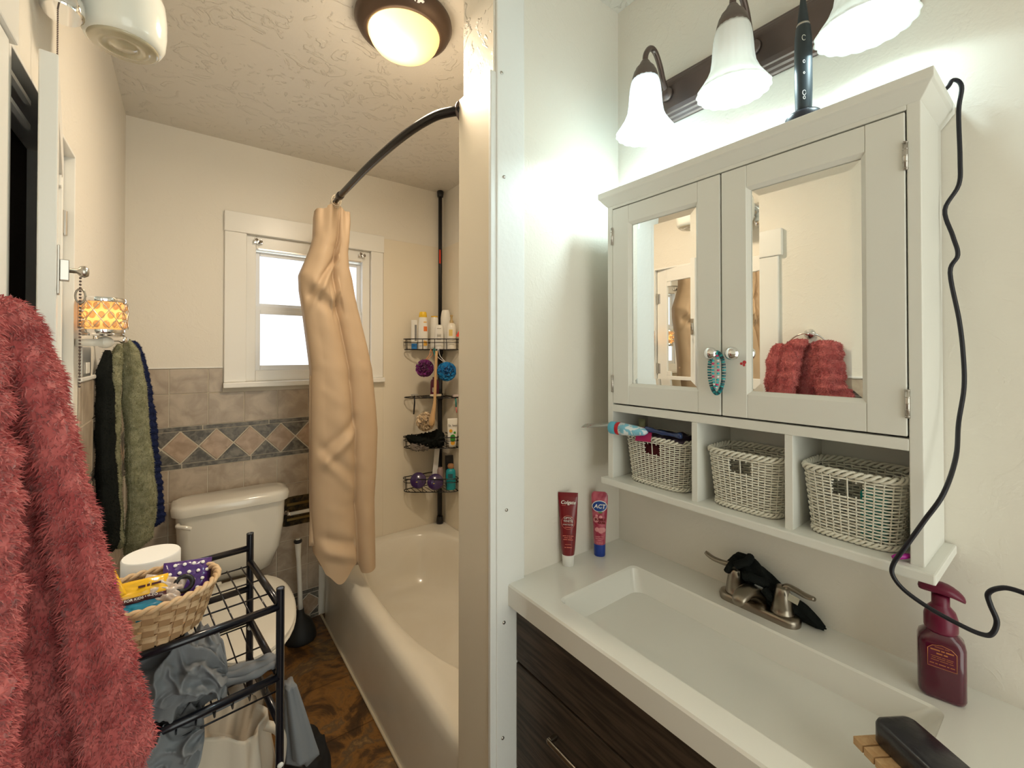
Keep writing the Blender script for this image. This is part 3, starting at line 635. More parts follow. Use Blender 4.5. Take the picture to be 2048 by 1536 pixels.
tufts(bt, 5000, .004, .0007, droop=.3)
tag(bt.build('bath_towel', M['blackt']), 'black towel nearest the wall on the hook', 'towel', 'towels on the left wall hook')

# ------------------------------------------------------------------ metal shelf rack
rk = T('metal_shelf_rack', (0, 1.19, 0), 'black metal wire shelf rack in front of the toilet', 'shelf rack')
Bp = Vector((.169, 1.070, 0)); ux = Vector((.9945, .105, 0)).normalized(); uy = Vector((-.105, .9945, 0))
W_, D_ = .335, .277
def rp(a, b, z): p = Bp - ux * a + uy * b; return Vector((p.x, p.y, z))      # a: to the left from the front right post, b: backwards
for (a, b, zt) in ((0, 0, .944), (0, D_, .980), (W_, 0, .944), (W_, D_, .98)):
    q = MB().tube([rp(a, b, 0), rp(a, b, zt)], .0085, 16)
    po = q.build('post', M['rackm'], rk, ang=60)
    MB().lathe([(.0086, zt - .002), (.0086, zt + .001), (.0066, zt + .001), (.0066, zt - .02)], rp(a, b, 0), 16).build('tube_end', M['black'], po, smooth=True)
for zt, zb, lip in ((.905, .905, .037), (.752, .752, 0), (.30, .30, 0)):
    q = MB(); q.tube([rp(0, 0, zt), rp(W_, 0, zt)], .0078, 12); q.build('front_rail', M['rackm'], rk, smooth=True)
    q = MB(); q.tube([rp(0, D_, zt + lip), rp(W_, D_, zt + lip)], .0078, 12); q.build('back_rail', M['rackm'], rk, smooth=True)
    for a in (0, W_):
        q = MB(); q.tube([rp(a, 0, zt), rp(a, D_, zb)], .0078, 12); q.build('side_rail', M['rackm'], rk, smooth=True)
    drop = 0 if zt > .9 or zt < .5 else -.030
    q = MB(); nw = 11
    yb = D_ - .018
    for k in range(nw):
        a = .012 + k * (W_ - .024) / (nw - 1) + .012
        if a > W_ - .01: continue
        if drop:
            q.tube([rp(a, yb, zt - .002), rp(a, .012, zt + drop), rp(a, 0, zt)], .0017, 6)
        else: q.tube([rp(a, yb, zt), rp(a, 0, zt)], .0017, 6)
    for t in ((1.0, .62, .3) if not drop else (1.0, .62, .3, .02)):
        z = zt + drop * (1 - t) - .003; q.tube([rp(.0, yb * t, z), rp(W_, yb * t, z)], .0019, 6)
    q.build('wire_shelf', M['rackm'], rk, smooth=True)
for a in (0, W_):
    q = MB(); q.tube([rp(a, 0, .650), rp(a, D_, .650)], .0078, 12); q.build('side_brace', M['rackm'], rk, smooth=True)
q = MB(); q.tube([rp(0, D_, .835), rp(W_, D_, .835)], .0078, 12); q.build('back_rail', M['rackm'], rk, smooth=True)
for (a, b, z) in ((0, D_, .735), (0, 0, .565)):
    p = rp(a, b, z) + Vector((0, -.0086, 0)) - ux * 0
    MB().lathe([(.0005, .003), (.004, .003), (.0062, .001), (.0065, 0)], seg=14, M=frame(p, (1, 0, 0), (.1, -1, 0))).build('screw_cap', plain('screw_white', (.75, .74, .7), .4), rk, smooth=True)

# bamboo chip basket on the top tier
bk_ = T('bamboo_basket', (-.055, 1.12, .91), 'woven bamboo chip basket holding packages on the rack', 'basket')
bx, by = -.052, 1.118
mb = [plain('bamboo', (.56, .37, .20), .55, col2=(.66, .47, .29), vscale=25, bump=.2, bscale=120, bdist=.001), plain('bamboo_dark', (.40, .24, .12), .6)]
def bring(z, o=0):
    t = (z - .912) / .078; return .083 + .026 * t + o, .068 + .024 * t + o
q = MB(); nst = 26; nrow = 6
for r_i in range(nrow):
    z0 = .913 + r_i * .0128; z1 = z0 + .0124; inner = []; 
    rings = []
    nn = nst * 8
    for j in range(nn):
        a = 2 * PI * j / nn; ph = a * nst / 2 + (PI if r_i % 2 else 0); off = .0034 * max(-.6, min(.8, 1.4 * sin(ph)))
        A0 = bring(z0, off); A1 = bring(z1, off); zs = .0015 * sin(ph + 1)
        rings.append([Vector((bx + A0[0] * cos(a), by + A0[1] * sin(a), z0 + zs)), Vector((bx + (A0[0] + .001) * cos(a), by + (A0[1] + .001) * sin(a), (z0 + z1) / 2 + zs)), Vector((bx + A1[0] * cos(a), by + A1[1] * sin(a), z1 + zs)),
                      Vector((bx + (A1[0] - .0012) * cos(a), by + (A1[1] - .0012) * sin(a), z1 + zs)), Vector((bx + (A0[0] - .0012) * cos(a), by + (A0[1] - .0012) * sin(a), z0 + zs))])
    rings.append(rings[0]); q.loft(rings, True, False, False, 0)
for k in range(nst):
    a = 2 * PI * (k + .5) / nst; w = .0085; t = Vector((-sin(a), cos(a), 0)); rr = []
    for z in np.linspace(.912, .988, 15):
        A = bring(z, 0.0); c0 = Vector((bx + A[0] * cos(a), by + A[1] * sin(a), z)); n0 = Vector((cos(a), sin(a), 0)) * .0006
        rr.append([c0 - t * w + n0, c0 + t * w + n0, c0 + t * w - n0, c0 - t * w - n0])
    q.loft(rr, True, True, True, 1)
q.lathe([(.0005, .912), (.8, .912), (.98, .914)], (bx, by, 0), 40, M=Matrix.Diagonal((.083, .068, 1, 1)), mi=1)
q.build('weave', mb, bk_)
q = MB()
for s_ in (0, 1):
    path = []
    for j in range(140):
        a = 2 * PI * j / 140; A = bring(.989, .0); ph = a * 17 + s_ * PI
        path.append((bx + (A[0] + .0035 * cos(ph)) * cos(a), by + (A[1] + .0035 * cos(ph)) * sin(a), lerp(.990, .996, .5 + .5 * cos(a)) + .0035 * sin(ph)))
    q.tube(path, .0042, 8, closed=True)
q.build('rim', mb[0], bk_, smooth=True)
def pillow(cx, cy, cz, w, h, t, M_, n=18, crumple=.003, seed=0):
    m = MB(); fr = []
    for sgn in (1, -1):
        g = []
        for i in range(n + 1):
            row = []
            for j in range(n + 1):
                u, v = 2 * i / n - 1, 2 * j / n - 1; k = max(0, (1 - u ** 4) * (1 - v ** 4)) ** .5
                row.append(M_ @ Vector((u * w / 2, v * h / 2, sgn * (t / 2 * k + .0004) + crumple * nz((u * 3, v * 3, sgn), 1.3, seed) * k)))
            g.append(row)
        fr.append(g)
    m.loft(fr[0], False, False, False); m.loft([r[::-1] for r in fr[1]], False, False, False)
    for p in m.v: pass
    return m
pb = T('snack_package', (-.08, 1.08, .98), 'blue package with yellow top band inside the bamboo basket', 'package')
Mp = frame((-.078, 1.085, .985), (1, .12, -.05), (.1, -.75, .66))
MB_ = pillow(0, 0, 0, .112, .050, .018, Mp @ Matrix.Translation((0, -.012, 0)), seed=2); MB_.build('pouch', plain('teal_film', (.01, .19, .33), .2, col2=(.02, .26, .42), vscale=30, coat=.5), pb, smooth=True)
pillow(0, 0, 0, .110, .040, .019, Mp @ Matrix.Translation((0, .024, .002)), seed=4).build('yellow_band', plain('yellow_film', (.80, .45, .01), .3, coat=.3), pb, smooth=True)
pillow(0, 0, 0, .112, .012, .022, Mp @ Matrix.Translation((0, .005, .002)), seed=4).build('dark_stripe', plain('brown_film', (.06, .01, .015), .3), pb, smooth=True)
text_mb('JUST FOR KIDS UP TO', .0065, Mp @ Matrix.Translation((.005, .005, .0142)), bold=.0).build('lettering', M['paper'], pb)
dashes([1.2, .5, 1.6], .004, Mp @ Matrix.Translation((.025, .026, .0136)), .034).build('lettering', plain('brown_film', (.06, .01, .015), .3), pb)
pillow(0, 0, 0, .030, .055, .010, frame((-.108, 1.095, 1.025), (.8, .3, .2), (-.1, -.8, .4)), seed=8).build('yellow_flap', plain('yellow_film', (.80, .45, .01), .3, coat=.3), pb, smooth=True)
MB().sphere((-.105, 1.087, 1.030), .006, 8, 6).sphere((-.107, 1.088, 1.020), .004, 8, 6).build('pink_print', plain('magenta', (.6, .02, .22), .4), pb, smooth=True)
pp2 = T('tissue_package', (0, 1.14, .98), 'purple package with white polka dots in the bamboo basket', 'package')
Mq = frame((.006, 1.150, .984), (1, .1, -.15), (.05, -.75, .66))
pillow(0, 0, 0, .085, .075, .022, Mq, seed=5).build('pouch', plain('purple_film', (.055, .015, .16), .25, coat=.4), pp2, smooth=True)
q = MB()
for i in range(5):
    for j in range(4):
        u = -.032 + .016 * i + (.008 if j % 2 else 0); v = -.026 + .017 * j
        if abs(u) > .036: continue
        k = max(0, (1 - (u / .0425) ** 4) * (1 - (v / .0375) ** 4)) ** .5
        q.lathe([(.0005, .0012), (.0034, .0008), (.0036, 0)], seg=12, M=Mq @ Matrix.Translation((u, v, .011 * k + .0016)))
q.build('polka_dots', M['paper'], pp2, smooth=True)
cr_ = pillow(0, 0, 0, .07, .05, .016, frame((-.035, 1.10, .995), (1, -.2, -.35), (.1, -.7, .7)), crumple=.012, seed=11)
tag(cr_.build('clear_wrapper', plain('clear_wrap', (.62, .50, .42), .15, coat=.6), smooth=True), 'crinkled pale wrapper between the two packages in the basket', 'wrapper')
q = MB()
for k in range(3): q.tube([(.0 + .014 * cos(a), 1.098 + .006 * sin(a) + .002 * k, .996 + .012 * sin(a) - .001 * k) for a in [2 * PI * i / 20 for i in range(20)]], .0045, 8, closed=True)
q.v = q.v; tag(q.build('black_hair_tie', M['black'], smooth=True), 'small black hair tie in front of the polka dot package', 'hair tie')

tp = T('toilet_paper_roll', (-.058, 1.266, .91), 'white toilet paper roll standing behind the bamboo basket', 'toilet paper')
tz0, tz1 = .909, 1.012
MB().lathe([(.020, tz0), (.050, tz0), (.052, tz0 + .003), (.052, tz1 - .003), (.050, tz1), (.021, tz1)], (-.058, 1.262, 0), 48).build('paper', M['paper'], tp, ang=40)
MB().lathe([(.021, tz1 - .001), (.0205, tz1 - .001), (.0205, tz0), (.021, tz0)], (-.058, 1.262, 0), 36).build('core', M['card'], tp, smooth=True)
wpk = MB().box(-.165, -.117, 1.15, 1.24, .909, 1.005); tag(wpk.build('tissue_box', plain('bluish_white', (.72, .76, .84), .6), bevel=.006), 'small pale box left of the toilet paper roll', 'box')

# crumpled grey shirt on the middle tier
def crumple_blob(rings_tab, seg=56, steps=60, amp=.02, fr=18, seed=0, axis='x'):
    m = MB(); xs = np.linspace(rings_tab[0][0], rings_tab[-1][0], steps); rr = []
    for i, x in enumerate(xs):
        cy, cz, ry, rz = interp(rings_tab, x); ring = []; e = min(1, .25 + .3 * i, .25 + .3 * (steps - 1 - i))
        for j in range(seg):
            a = 2 * PI * j / seg; p = Vector((x, cy + ry * e * cos(a), cz + rz * e * sin(a)))
            n1 = abs(nz((x + a * .02, cos(a) * .1 + x * .6, sin(a) * .1), fr, seed)); n2 = abs(nz((x, cos(a) * .1, sin(a) * .1), fr * 2.4, seed + 3))
            r1 = max(0, 1 - 2.6 * n1); r2 = max(0, 1 - 2.6 * n2); k = amp * (1.7 * r1 ** 2.6 - .55) + amp * .55 * (1.5 * r2 ** 2.2 - .4); q = p + Vector((0, cos(a), sin(a))) * k * min(1, e); ring.append(q)
        rr.append(ring)
    m.loft(rr, True, True, True); return m
gsh = plain('grey_jersey', (.19, .20, .215), .9, bump=.25, bscale=400, bdist=.001)
sh = T('grey_shirt', (-.03, 1.15, .78), 'crumpled grey shirt stuffed on the rack tier under the basket', 'clothing')
q = crumple_blob([(-.185, 1.16, .800, .075, .060), (-.10, 1.155, .805, .095, .070), (-.02, 1.15, .806, .098, .072), (.03, 1.145, .795, .085, .058), (.06, 1.14, .778, .055, .038), (.078, 1.13, .765, .03, .02)], amp=.024, fr=13, seed=2, steps=110, seg=110)
q.build('bundle', gsh, sh, smooth=True, sub=1)
q = crumple_blob([(-.17, 1.10, .690, .070, .060), (-.08, 1.085, .685, .075, .065), (0.0, 1.08, .690, .06, .05), (.035, 1.075, .70, .03, .03)], amp=.018, fr=13, seed=7, steps=80, seg=90)
q.build('lower_bulge', gsh, sh, smooth=True, sub=1)
q = MB()
for k, (dz, dy) in enumerate(((.0, 0), (.010, .006), (-.006, .010), (.012, .016))):
    path = smooth_path([(.055, 1.125 + dy, .755 + dz), (.09, 1.10 + dy, .762 + dz), (.13, 1.088 + dy, .768 + dz), (.155, 1.085 + dy, .775 + dz * .5), (.162, 1.10 + dy, .765)], 6)
    q.tube(path, [.009 + .002 * sin(i * .7 + k) for i in range(len(path))], 10)
q.build('twisted_sleeve', gsh, sh, smooth=True)
q = MB()
path = smooth_path([(.158, 1.088, .745), (.12, 1.085, .735), (.07, 1.09, .725), (.03, 1.10, .715)], 6); q.tube(path, .006, 10)
q.build('under_strap', gsh, sh, smooth=True)
hs = MB(); rr = []
for i in range(40):
    t = i / 39; z = lerp(.66, .455, t); w = lerp(.012, .034, t); cx = lerp(.205, .238, t); cy = lerp(1.17, 1.16, t); ring = []
    e = 1 if i < 36 else (40 - i) / 5
    for j in range(24):
        a = 2 * PI * j / 24; k = 1 + .22 * sin(4 * a + z * 6) + .1 * sin(9 * a)
        ring.append(Vector((cx + w * k * cos(a) * e, cy + .022 * k * sin(a) * e, z + .008 * sin(2 * a) * t)))
    rr.append(ring)
hs.loft(rr, True, True, True); tag(hs.build('grey_legging', gsh, smooth=True), 'grey cloth strip hanging down behind the front rack post', 'clothing')

# laundry bag / bin behind and under the rack
bg = T('laundry_bag', (.10, 1.24, 0), 'crumpled cream laundry bag standing under the rack', 'laundry bag')
q = MB(); rr = []
for i in range(60):
    t = i / 59; z = lerp(.02, .645, t); ring = []
    for j in range(64):
        a = 2 * PI * j / 64; w = lerp(.12, .118, t) * (1 - .18 * max(0, t - .75) / .25); d = lerp(.09, .095, t)
        k = 1 + .06 * sin(7 * a + t * 2.5) + .05 * sin(13 * a - t * 3) + .05 * nz((cos(a), sin(a), t * 2.5), 2, 3)
        ring.append(Vector((.055 + w * k * cos(a), 1.20 + d * k * sin(a), z + .02 * t * sin(3 * a + 1) - (.05 * t * max(0, cos(a)) ** 2))))
    rr.append(ring)
for e in (.93, .7):
    rr.append([Vector((.055 + (p.x - .055) * e, 1.20 + (p.y - 1.20) * e, p.z - .012 - (.93 - e) * .3)) for p in rr[59]])
q.loft(rr, True, True, True); q.build('cloth', plain('cream_canvas', (.60, .52, .42), .8, bump=.2, bscale=200, bdist=.001), bg, smooth=True)
q = MB(); q.tube(smooth_path([(.152, 1.15, .60), (.175, 1.14, .585), (.187, 1.15, .545), (.185, 1.16, .49), (.17, 1.16, .44)], 6), [.010] * 25, 10); q.build('strap', plain('cream_canvas', (.60, .52, .42), .8), bg, smooth=True)
q = crumple_blob([(.00, 1.03, .470, .05, .05), (.06, 1.03, .475, .06, .055), (.12, 1.04, .46, .05, .045), (.16, 1.05, .44, .03, .03)], amp=.012, fr=20, seed=12, steps=50)
for k, p in enumerate(q.v): q.v[k] = (p[0], p[1] - .01, p[2])
tag(q.build('maroon_garment', plain('maroon_cloth', (.07, .008, .02), .85), smooth=True, sub=1), 'dark maroon garment heaped below the laundry bag strap', 'clothing')
q = crumple_blob([(-.19, 1.08, .55, .06, .06), (-.10, 1.07, .545, .075, .07), (-.02, 1.06, .53, .06, .055), (.02, 1.06, .50, .03, .03)], amp=.014, fr=16, seed=22, steps=50)
tag(q.build('grey_sweatpants', gsh, smooth=True, sub=1), 'darker grey garment under the rack beside the pink towel', 'clothing')
q = MB(); rr = []
for i in range(24):
    t = i / 23; z = .145 * t; k0 = (1 - .35 * t ** 2) * (1 if i < 22 else .5)
    rr.append([Vector((.335 + .075 * k0 * (1 + .13 * nz((cos(a), sin(a), t), 3, 2)) * cos(a), 1.60 + .13 * k0 * (1 + .15 * nz((cos(a), sin(a), t), 3, 5)) * sin(a), .001 + z + .03 * t * nz((cos(a), sin(a), t), 2, 8))) for a in [2 * PI * j / 40 for j in range(40)]])
q.loft(rr, True, True, True); tag(q.build('black_bag', plain('black_cloth', (.006, .006, .007), .8), smooth=True), 'small black cloth bag lying on the brown floor beside the rack', 'bag')

# ------------------------------------------------------------------ corner shower caddy
cd = T('shower_caddy', (1.335, 2.56, .35), 'black tension pole corner caddy with four wire shelves', 'shower caddy')
PX, PY = 1.332, 2.556
MB().tube([(PX, PY, .352), (PX, PY, 1.60)], .0150, 16).build('pole', M['black'], cd, smooth=True)
MB().tube([(PX, PY, 1.60), (PX, PY, 2.52)], .0125, 16).build('upper_pole', M['black'], cd, smooth=True)
MB().lathe([(.018, 2.49), (.020, 2.50), (.022, 2.525), (.018, 2.531)], (PX, PY, 0), 20).build('top_foot', M['black'], cd, smooth=True)
MB().lathe([(.022, .352), (.022, .37), (.018, .40)], (PX, PY, 0), 20).build('bottom_foot', M['black'], cd, smooth=True)
MB().box(PX - .0135, PX - .003, PY - .0132, PY - .0125, 2.05, 2.14).build('red_label', plain('red_label', (.75, .05, .02), .4), cd)
def shelf_path(z, e=0):
    pts = [(1.30, 2.567), (1.12 - e, 2.570), (1.085 - e, 2.552), (1.088 - e, 2.515), (1.13, 2.475), (1.22, 2.41), (1.30, 2.355), (1.338, 2.345 - e), (1.353, 2.37 - e), (1.354, 2.52)]
    return [(x, y, z) for x, y in pts]
for zb, zt in ((1.485, 1.550), (1.188, None), (.880, .945), (.612, .690)):
    q = MB()
    q.tube(smooth_path(shelf_path(zb), 5), .003, 8)
    if zt:
        q.tube(smooth_path(shelf_path(zt, .006), 5), .003, 8); q.tube(smooth_path(shelf_path(zt - .022, .004), 5), .0022, 6)
        for (x, y) in ((1.10, 2.565), (1.088, 2.52), (1.22, 2.41), (1.342, 2.348), (1.354, 2.46), (1.16, 2.452), (1.28, 2.37)): q.tube([(x, y, zb), (x - .003, y - .003, zt)], .002, 6)
    for k in range(9):
        t = k / 8; a = Vector((1.11 + .22 * t, 2.566, zb)); b_ = Vector((1.10 + .23 * t, 2.505 - .155 * t, zb)); q.tube([a, b_], .0018, 6)
    q.build('wire_shelf', M['blackrod'], cd, smooth=True)
    if not zt:
        MB().lathe([(.0005, 0), (.07, .0), (.075, .004), (.07, .008), (.0005, .008)], (1.245, 2.47, zb - .003), 24, sx=1.1, sy=.55).build('soap_dish', M['black'], cd, smooth=True)
    MB().lathe([(.0165, zb - .03), (.019, zb - .025), (.019, zb + .01), (.0165, zb + .015)], (PX, PY, 0), 16).build('shelf_clamp', M['black'], cd, smooth=True)

def bottle(name, label, cat, c, prof, col, capprof=None, capcol=None, sx=1, sy=1, seg=24, group='bottles on the top caddy shelf', capname='cap', rot=.6, lab=None, rough=.3):
    r = T(name, c, label, cat, group) if group else T(name, c, label, cat)
    Mr = Matrix.Translation(Vector(c)) @ Matrix.Rotation(-rot, 4, 'Z')
    mat_ = plain(name + '_%d%d%d' % tuple(int(99 * k) for k in col), col, rough, coat=.2)
    MB().lathe(prof, (0, 0, 0), seg, M=Mr @ Matrix.Diagonal((sx, sy, 1, 1))).build('body', mat_, r, ang=50)
    if capprof: MB().lathe(capprof, (0, 0, 0), seg, M=Mr @ Matrix.Diagonal((max(sx, .8), max(sy, .7), 1, 1))).build(capname, plain('cap_%d%d%d' % tuple(int(99 * k) for k in capcol), capcol, .35), r, ang=50)
    if lab:
        for (u0, u1, z0, z1, lc) in lab:
            q = MB(); rw = []
            for z in (z0, z1):
                rr_ = interp([(p[1], p[0]) for p in prof], z)[0]; row = []
                for k in range(9):
                    a = -PI / 2 + lerp(u0, u1, k / 8); row.append(Mr @ Vector(((rr_ * sx + .0006) * cos(a), (rr_ * sy + .0006) * sin(a), z)))
                rw.append(row)
            q.loft(rw, False, False, False).build('label', plain('lab_%d%d%d' % tuple(int(99 * k) for k in lc), lc, .5), r, smooth=True)
    return r, Mr
zb = 1.489; WH = (.82, .80, .74)
bottle('shampoo_tube', 'slim white tube standing on a blue cap, leftmost on top caddy shelf', 'bottle', (1.135, 2.520, zb), [(.0005, .035), (.017, .035), (.019, .06), (.018, .16), (.019, .180), (.0005, .181)], WH, [(.0005, 0), (.016, 0), (.016, .033), (.0005, .034)], (.02, .18, .50), 1.1, .6, lab=[(.2, .9, .05, .15, (.2, .2, .2))])
bottle('shampoo_bottle', 'large white bottle with yellow cap and orange label', 'bottle', (1.182, 2.497, zb), [(.0005, 0), (.027, 0), (.029, .01), (.030, .10), (.028, .16), (.022, .198), (.0005, .2)], WH, [(.023, .198), (.0245, .20), (.021, .225), (.018, .232), (.0005, .233)], (.85, .55, .03), 1.05, .7, lab=[(.25, 1.1, .02, .17, (.80, .42, .05)), (.25, 1.1, .11, .14, (.75, .18, .03))])
bottle('conditioner_bottle', 'tall white bottle with thin yellow top in the middle of the top shelf', 'bottle', (1.262, 2.500, zb), [(.0005, 0), (.025, 0), (.026, .01), (.025, .19), (.021, .202), (.0005, .203)], WH, [(.021, .203), (.021, .210), (.0005, .211)], (.85, .50, .03), 1, .7)
bottle('lotion_bottle', 'shorter white bottle with printed back label facing out', 'bottle', (1.262, 2.432, zb), [(.0005, 0), (.026, 0), (.027, .01), (.027, .12), (.022, .145), (.014, .150), (.0005, .151)], WH, None, None, 1, .6, lab=[(-.5, .5, .055, .13, (.45, .43, .38)), (-.4, .4, .06, .075, (.75, .73, .68)), (-.4, .4, .09, .10, (.75, .73, .68)), (-.4, .4, .11, .115, (.75, .73, .68))])
r0, Mr0 = bottle('pump_bottle', 'white lotion bottle with gold pump at the right of the top shelf', 'bottle', (1.322, 2.385, zb), [(.0005, 0), (.028, 0), (.029, .01), (.029, .13), (.024, .155), (.012, .162), (.0005, .163)], (.80, .76, .66), [(.011, .161), (.012, .175), (.006, .18), (.006, .20), (.010, .203), (.009, .212), (.0005, .213)], (.45, .32, .14), 1, .75, capname='pump', lab=[(-.5, .3, .08, .12, (.75, .55, .18))])
q = MB().box(-.012, .004, -.03, -.024, .085, .120, M=Mr0 @ Matrix.Rotation(.5, 4, 'Y')); q.build('red_sticker', plain('red_label', (.75, .05, .02), .4), r0)
bottle('body_wash_bottle', 'big white bottle half hidden behind the gold pump bottle', 'bottle', (1.330, 2.478, zb), [(.0005, 0), (.030, 0), (.031, .02), (.031, .20), (.026, .235), (.022, .25), (.0005, .252)], WH, None, None, 1, .55)
# shelf 2
bottle('maroon_bottle', 'maroon bottle on second caddy shelf behind the scrub brush handle', 'bottle', (1.265, 2.50, 1.196), [(.0005, 0), (.024, 0), (.025, .01), (.024, .085), (.018, .10), (.0005, .101)], (.16, .01, .05), [(.012, .10), (.012, .115), (.0005, .116)], (.10, .01, .04), 1.1, .7, group=None, lab=[(-.5, .1, .02, .05, (.6, .55, .5))])
tag(MB().lathe([(.0005, 0), (.030, 0), (.034, .006), (.030, .013), (.0005, .014)], (1.245, 2.445, 1.194), 24, sx=1.2, sy=.7).build('soap_bar', plain('soap_cream', (.75, .65, .50), .4), smooth=True), 'cream soap bar on the second caddy shelf', 'soap')
rz = T('razor', (1.118, 2.47, 1.15), 'black razor hanging from left end of the second shelf', 'razor')
MB().tube([(1.118, 2.480, 1.205), (1.118, 2.476, 1.16), (1.112, 2.476, 1.09)], [.004, .005, .004], 8).build('handle', M['black'], rz, smooth=True)
MB().box(1.098, 1.138, 2.468, 2.484, 1.203, 1.212).build('blade_head', plain('grey_plastic', (.35, .33, .30), .4), rz, bevel=.002)
rz = T('razor', (1.337, 2.36, 1.15), 'small teal and pink razor at the right end of the second shelf', 'razor')
MB().tube([(1.332, 2.350, 1.190), (1.336, 2.350, 1.13)], .0045, 8).build('handle', plain('teal_p', (.02, .25, .24), .4), rz, smooth=True)
MB().tube([(1.336, 2.350, 1.13), (1.340, 2.350, 1.095)], .004, 8).build('pink_end', plain('pink_p', (.7, .2, .2), .4), rz, smooth=True)
MB().box(1.315, 1.350, 2.342, 2.358, 1.193, 1.207).build('blade_head', plain('clear_p', (.6, .5, .48), .2), rz, bevel=.002)
# loofahs
def loofah(name, label, c, r, col, cord, seed):
    o = T(name, c, label, 'loofah', 'loofahs hanging on the caddy'); m = MB(); rs = random.Random(seed)
    for k in range(64):
        d = Vector((rs.gauss(0, 1), rs.gauss(0, 1), rs.gauss(0, 1))).normalized(); t = d.orthogonal().normalized(); b = d.cross(t); a0 = rs.random() * 6
        t, b = t * cos(a0) + b * sin(a0), b * cos(a0) - t * sin(a0); rows = []
        for i in range(5):
            row = []
            for j in range(15):
                v = (j / 14 - .5) * 1.6; wv = sin(j * 1.35 + k) * .13
                dirv = (d + t * v + b * (wv + (i - 2) * .05)).normalized(); rad = r * (.55 + .44 * i / 4 - .05 * abs(v))
                row.append(Vector(c) + dirv * rad + b * r * .10 * sin(j * 1.7 + i * .4 + k))
            rows.append(row)
        m.loft(rows, False, False, False)
    m.sphere(c, r * .6, 12, 8)
    m.build('mesh_ruffles', plain(name + str(seed), col, .5, sheen=.3, bump=.4, bscale=500, bdist=.001), o, smooth=True)
    if cord:
        q = MB()
        for s_ in (-1, 1): q.tube(smooth_path([(c[0] + s_ * .003, c[1], c[2] + r * .8), (cord[1][0] + s_ * .010, cord[1][1], (c[2] + cord[1][2]) / 2 + .02), cord[1]], 4), .0018, 6)
        q.build('hanging_cord', plain('cord' + name + str(seed), cord[0], .6), o, smooth=True)
loofah('loofah', 'purple mesh loofah hanging from the top caddy shelf', (1.150, 2.405, 1.372), .056, (.17, .005, .15), ((.75, .30, .12), (1.195, 2.415, 1.487)), 1)
loofah('loofah', 'bright blue mesh loofah hanging from the top caddy shelf', (1.262, 2.335, 1.352), .060, (.005, .26, .62), ((.85, .85, .85), (1.235, 2.388, 1.500)), 2)
loofah('loofah', 'cream mesh loofah hanging lower at the third shelf', (1.158, 2.405, 1.050), .060, (.78, .62, .42), None, 3)
sb = T('bath_brush', (1.19, 2.37, 1.3), 'long curved wooden bath brush hanging from the top shelf', 'brush')
pth = smooth_path([(1.200, 2.345, 1.475), (1.192, 2.340, 1.40), (1.185, 2.336, 1.25), (1.180, 2.334, 1.16), (1.168, 2.335, 1.09), (1.160, 2.338, 1.035)], 5)
MB().tube(pth, [lerp(.008, .009, i / 25) if i < 15 else lerp(.009, .017, min(1, (i - 14) / 8)) * (1 if i < 24 else .7) for i in range(len(pth))], 12).build('wooden_handle', plain('beech', (.58, .37, .18), .45), sb, smooth=True)
MB().tube(smooth_path([(1.200, 2.345, 1.468), (1.206, 2.39, 1.49), (1.21, 2.405, 1.48), (1.204, 2.37, 1.44)], 5), .003, 6).build('hanging_loop', plain('teal_p', (.02, .25, .24), .4), sb, smooth=True)
# shelf 3
q = crumple_blob([(1.075, 2.50, .952, .025, .012), (1.13, 2.47, .925, .045, .030), (1.20, 2.45, .925, .055, .040), (1.26, 2.43, .935, .05, .050), (1.30, 2.44, .925, .03, .04)], amp=.010, fr=25, seed=31, steps=50)
tag(q.build('black_washcloth', M['blackt'], smooth=True), 'black cloth crumpled over the third caddy shelf', 'washcloth')
q = crumple_blob([(1.095, 2.48, .895, .025, .02), (1.14, 2.455, .898, .035, .025), (1.19, 2.44, .895, .025, .02)], amp=.010, fr=40, seed=33, steps=40)
tag(q.build('plastic_wrapper', plain('grey_wrap', (.22, .19, .17), .3), smooth=True), 'crinkled greyish wrapper at left of the third shelf', 'wrapper')
sv = T('face_scrub_tube', (1.322, 2.375, .885), 'white apricot scrub tube with green and orange label', 'tube')
Ms = frame((1.322, 2.372, .884), (.94, -.34, 0), (0, 0, 1))
q = MB(); rr = []
for z, w, t in ((0.0, .022, .014), (.02, .024, .015), (.06, .030, .013), (.14, .031, .006), (.165, .031, .002), (.175, .031, .0012)):
    rr.append([Ms @ Vector((w * cos(a), t * sin(a), z)) for a in [2 * PI * j / 24 for j in range(24)]])
q.loft(rr).build('tube', plain('scrub_white', (.86, .84, .78), .4), sv, smooth=True)
def plate(M_, w, h, y, z, m, nm, par, x=0, th=.0006, round_=True):
    q = MB(); pts = rrect(x, z, w / 2, h / 2, min(w, h) * (.49 if round_ else .12), 0, 6)
    q.loft([[M_ @ Vector((p.x, -y, p.y)) for p in pts], [M_ @ Vector((p.x, -y - th, p.y)) for p in pts]], True, True, True); q.build(nm, m, par)
plate(Ms, .030, .045, .0165, .055, plain('leaf_green', (.05, .32, .05), .4), 'green_panel', sv)
plate(Ms, .026, .028, .0160, .026, plain('apricot', (.85, .42, .03), .4), 'apricot_picture', sv)
plate(Ms, .020, .020, .0145, .100, plain('apricot', (.85, .42, .03), .4), 'apricot_picture', sv, x=-.012)
plate(Ms, .014, .014, .0150, .088, plain('leaf_green', (.05, .32, .05), .4), 'green_panel', sv, x=.012)
text_mb('St. Ives', .019, Ms @ frame((0, -.0125, .132), (1, 0, 0), (0, -1, 0.02)), bold=.0001).build('lettering', M['black'], sv)
